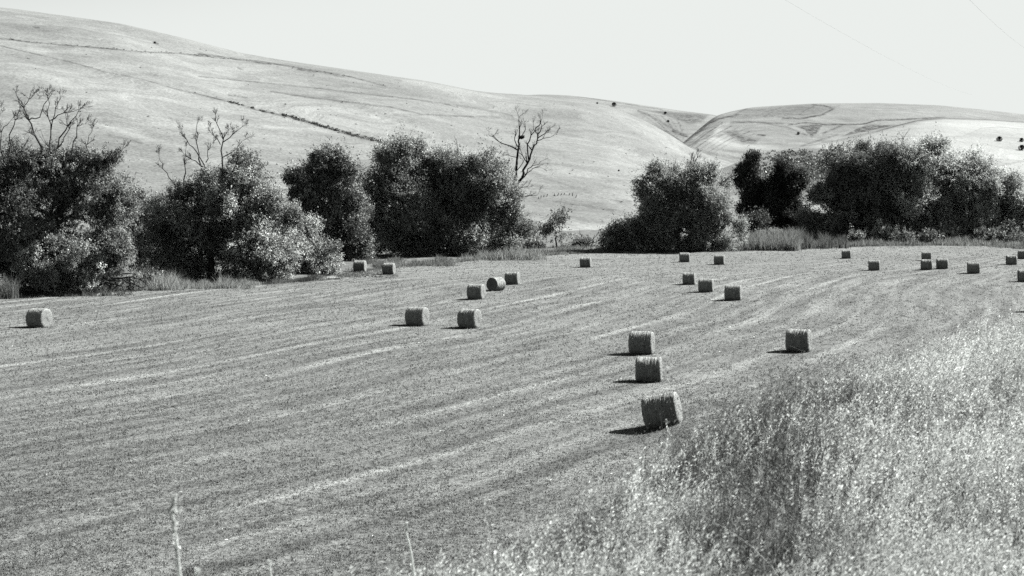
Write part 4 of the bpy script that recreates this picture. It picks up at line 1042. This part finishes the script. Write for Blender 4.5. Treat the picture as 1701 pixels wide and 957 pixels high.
stalk('thin pale stem rising near the bottom edge left of the foreground grass', [(688, 960), (683, 920), (679, 900), (674, 882), (676, 868)], 9.5, 2.2, 1.2, 868, 2, [(675, 874, 4, 8, 24)])
stalk('short pale stem cut by the bottom edge right of the tall broken stalk', [(318, 990), (326, 955), (331, 944)], 7.0, 4.5, 3.0, 944, 3, [(329, 948, 5, 5, 8)])
stalk('faint short stem at the bottom edge midway between the tall broken stalk and the grass', [(455, 985), (449, 950), (446, 930)], 8.5, 2.0, 1.2, 930, 4, [(447, 935, 4, 8, 10)])

# ----------------------------------------------------------------- overhead power lines
def wire(label, p0, p1, sag):
    n = 40; pts = [p0 + (p1 - p0) * i / n - np.array([0, 0, sag * 4 * (i / n) * (1 - i / n)]) for i in range(n + 1)]
    v, f = tubes([(pts[i], pts[i + 1], 0.0035, 0.0035) for i in range(n)], 5)
    tag(mesh_obj('power_line', v, f, M_wire, smooth=True), label, 'power line', 'thin overhead power lines')
def ext(a, b, k0, k1): return a + (b - a) * k0, a + (b - a) * k1
a, b = ext(P(1320, 0, 70), P(1600, 150, 190), -0.15, 1.15); wire('faint wire crossing the sky diagonally from the top centre right down to the right edge', a, b, 0.6)
a, b = ext(P(1615, 0, 60), P(1701, 72, 100), -0.15, 1.6); wire('faint short wire in the upper right corner of the sky', a, b, 0.3)

# ----------------------------------------------------------------- light
sd = unit(np.array([1.10, 0.52, 1.0])); elev = math.asin(sd[2]); az = math.atan2(sd[0], sd[1])
sun = bpy.data.lights.new('sun', 'SUN'); sun.energy = 5.0; sun.angle = math.radians(0.5); sun.color = (1.0, 0.995, 0.98)
so = bpy.data.objects.new('sun', sun); C.objects.link(so)
from mathutils import Vector
so.rotation_euler = Vector(tuple(-sd)).to_track_quat('-Z', 'Y').to_euler()
so.location = (0, 0, 60)

w = bpy.data.worlds.new('World'); bpy.context.scene.world = w; w.use_nodes = True
t = w.node_tree; t.nodes.clear(); B = NB(t)
sky = B.n('ShaderNodeTexSky'); sky.sky_type = 'NISHITA'; sky.sun_disc = False
sky.sun_elevation = elev; sky.sun_rotation = az; sky.air_density = 1.0; sky.dust_density = 1.0; sky.ozone_density = 1.0
sp = B.n('ShaderNodeSeparateColor'); B.link(sky.outputs[0], sp.inputs[0])
# black-and-white print of the sky: contrasty film turns the blue overhead dark, the hazy band low down reaches paper white
mono = B.math('MULTIPLY', B.math('POWER', B.math('DIVIDE', sp.outputs[1], 5.0), 3.2), 6.9)
mono = B.math('SMOOTH_MIN', mono, 5.35, 2.6)
bg = B.n('ShaderNodeBackground'); bg.inputs['Strength'].default_value = 0.06
B.link(B.grey(mono), bg.inputs[0])
wo = B.n('ShaderNodeOutputWorld'); B.link(bg.outputs[0], wo.inputs[0])

# ----------------------------------------------------------------- camera
cam = bpy.data.cameras.new('camera'); co = bpy.data.objects.new('camera', cam); C.objects.link(co)
co.location = (0, 0, ZC); co.rotation_euler = (PI / 2, 0, 0)
cam.sensor_width = 36.0; cam.lens = F / 1701.0 * 36.0
cam.shift_y = -(478.5 - HZ) / 1701.0
cam.clip_start = 0.1; cam.clip_end = 20000
cam.dof.use_dof = True; cam.dof.focus_distance = 90.0; cam.dof.aperture_fstop = 4.0
S = bpy.context.scene
S.camera = co
S.view_settings.view_transform = 'Standard'; S.view_settings.look = 'None'; S.view_settings.gamma = 1.0
S.view_settings.exposure = 1.42
S.cycles.use_denoising = False
S.cycles.max_bounces = 5; S.cycles.diffuse_bounces = 0; S.cycles.transmission_bounces = 4
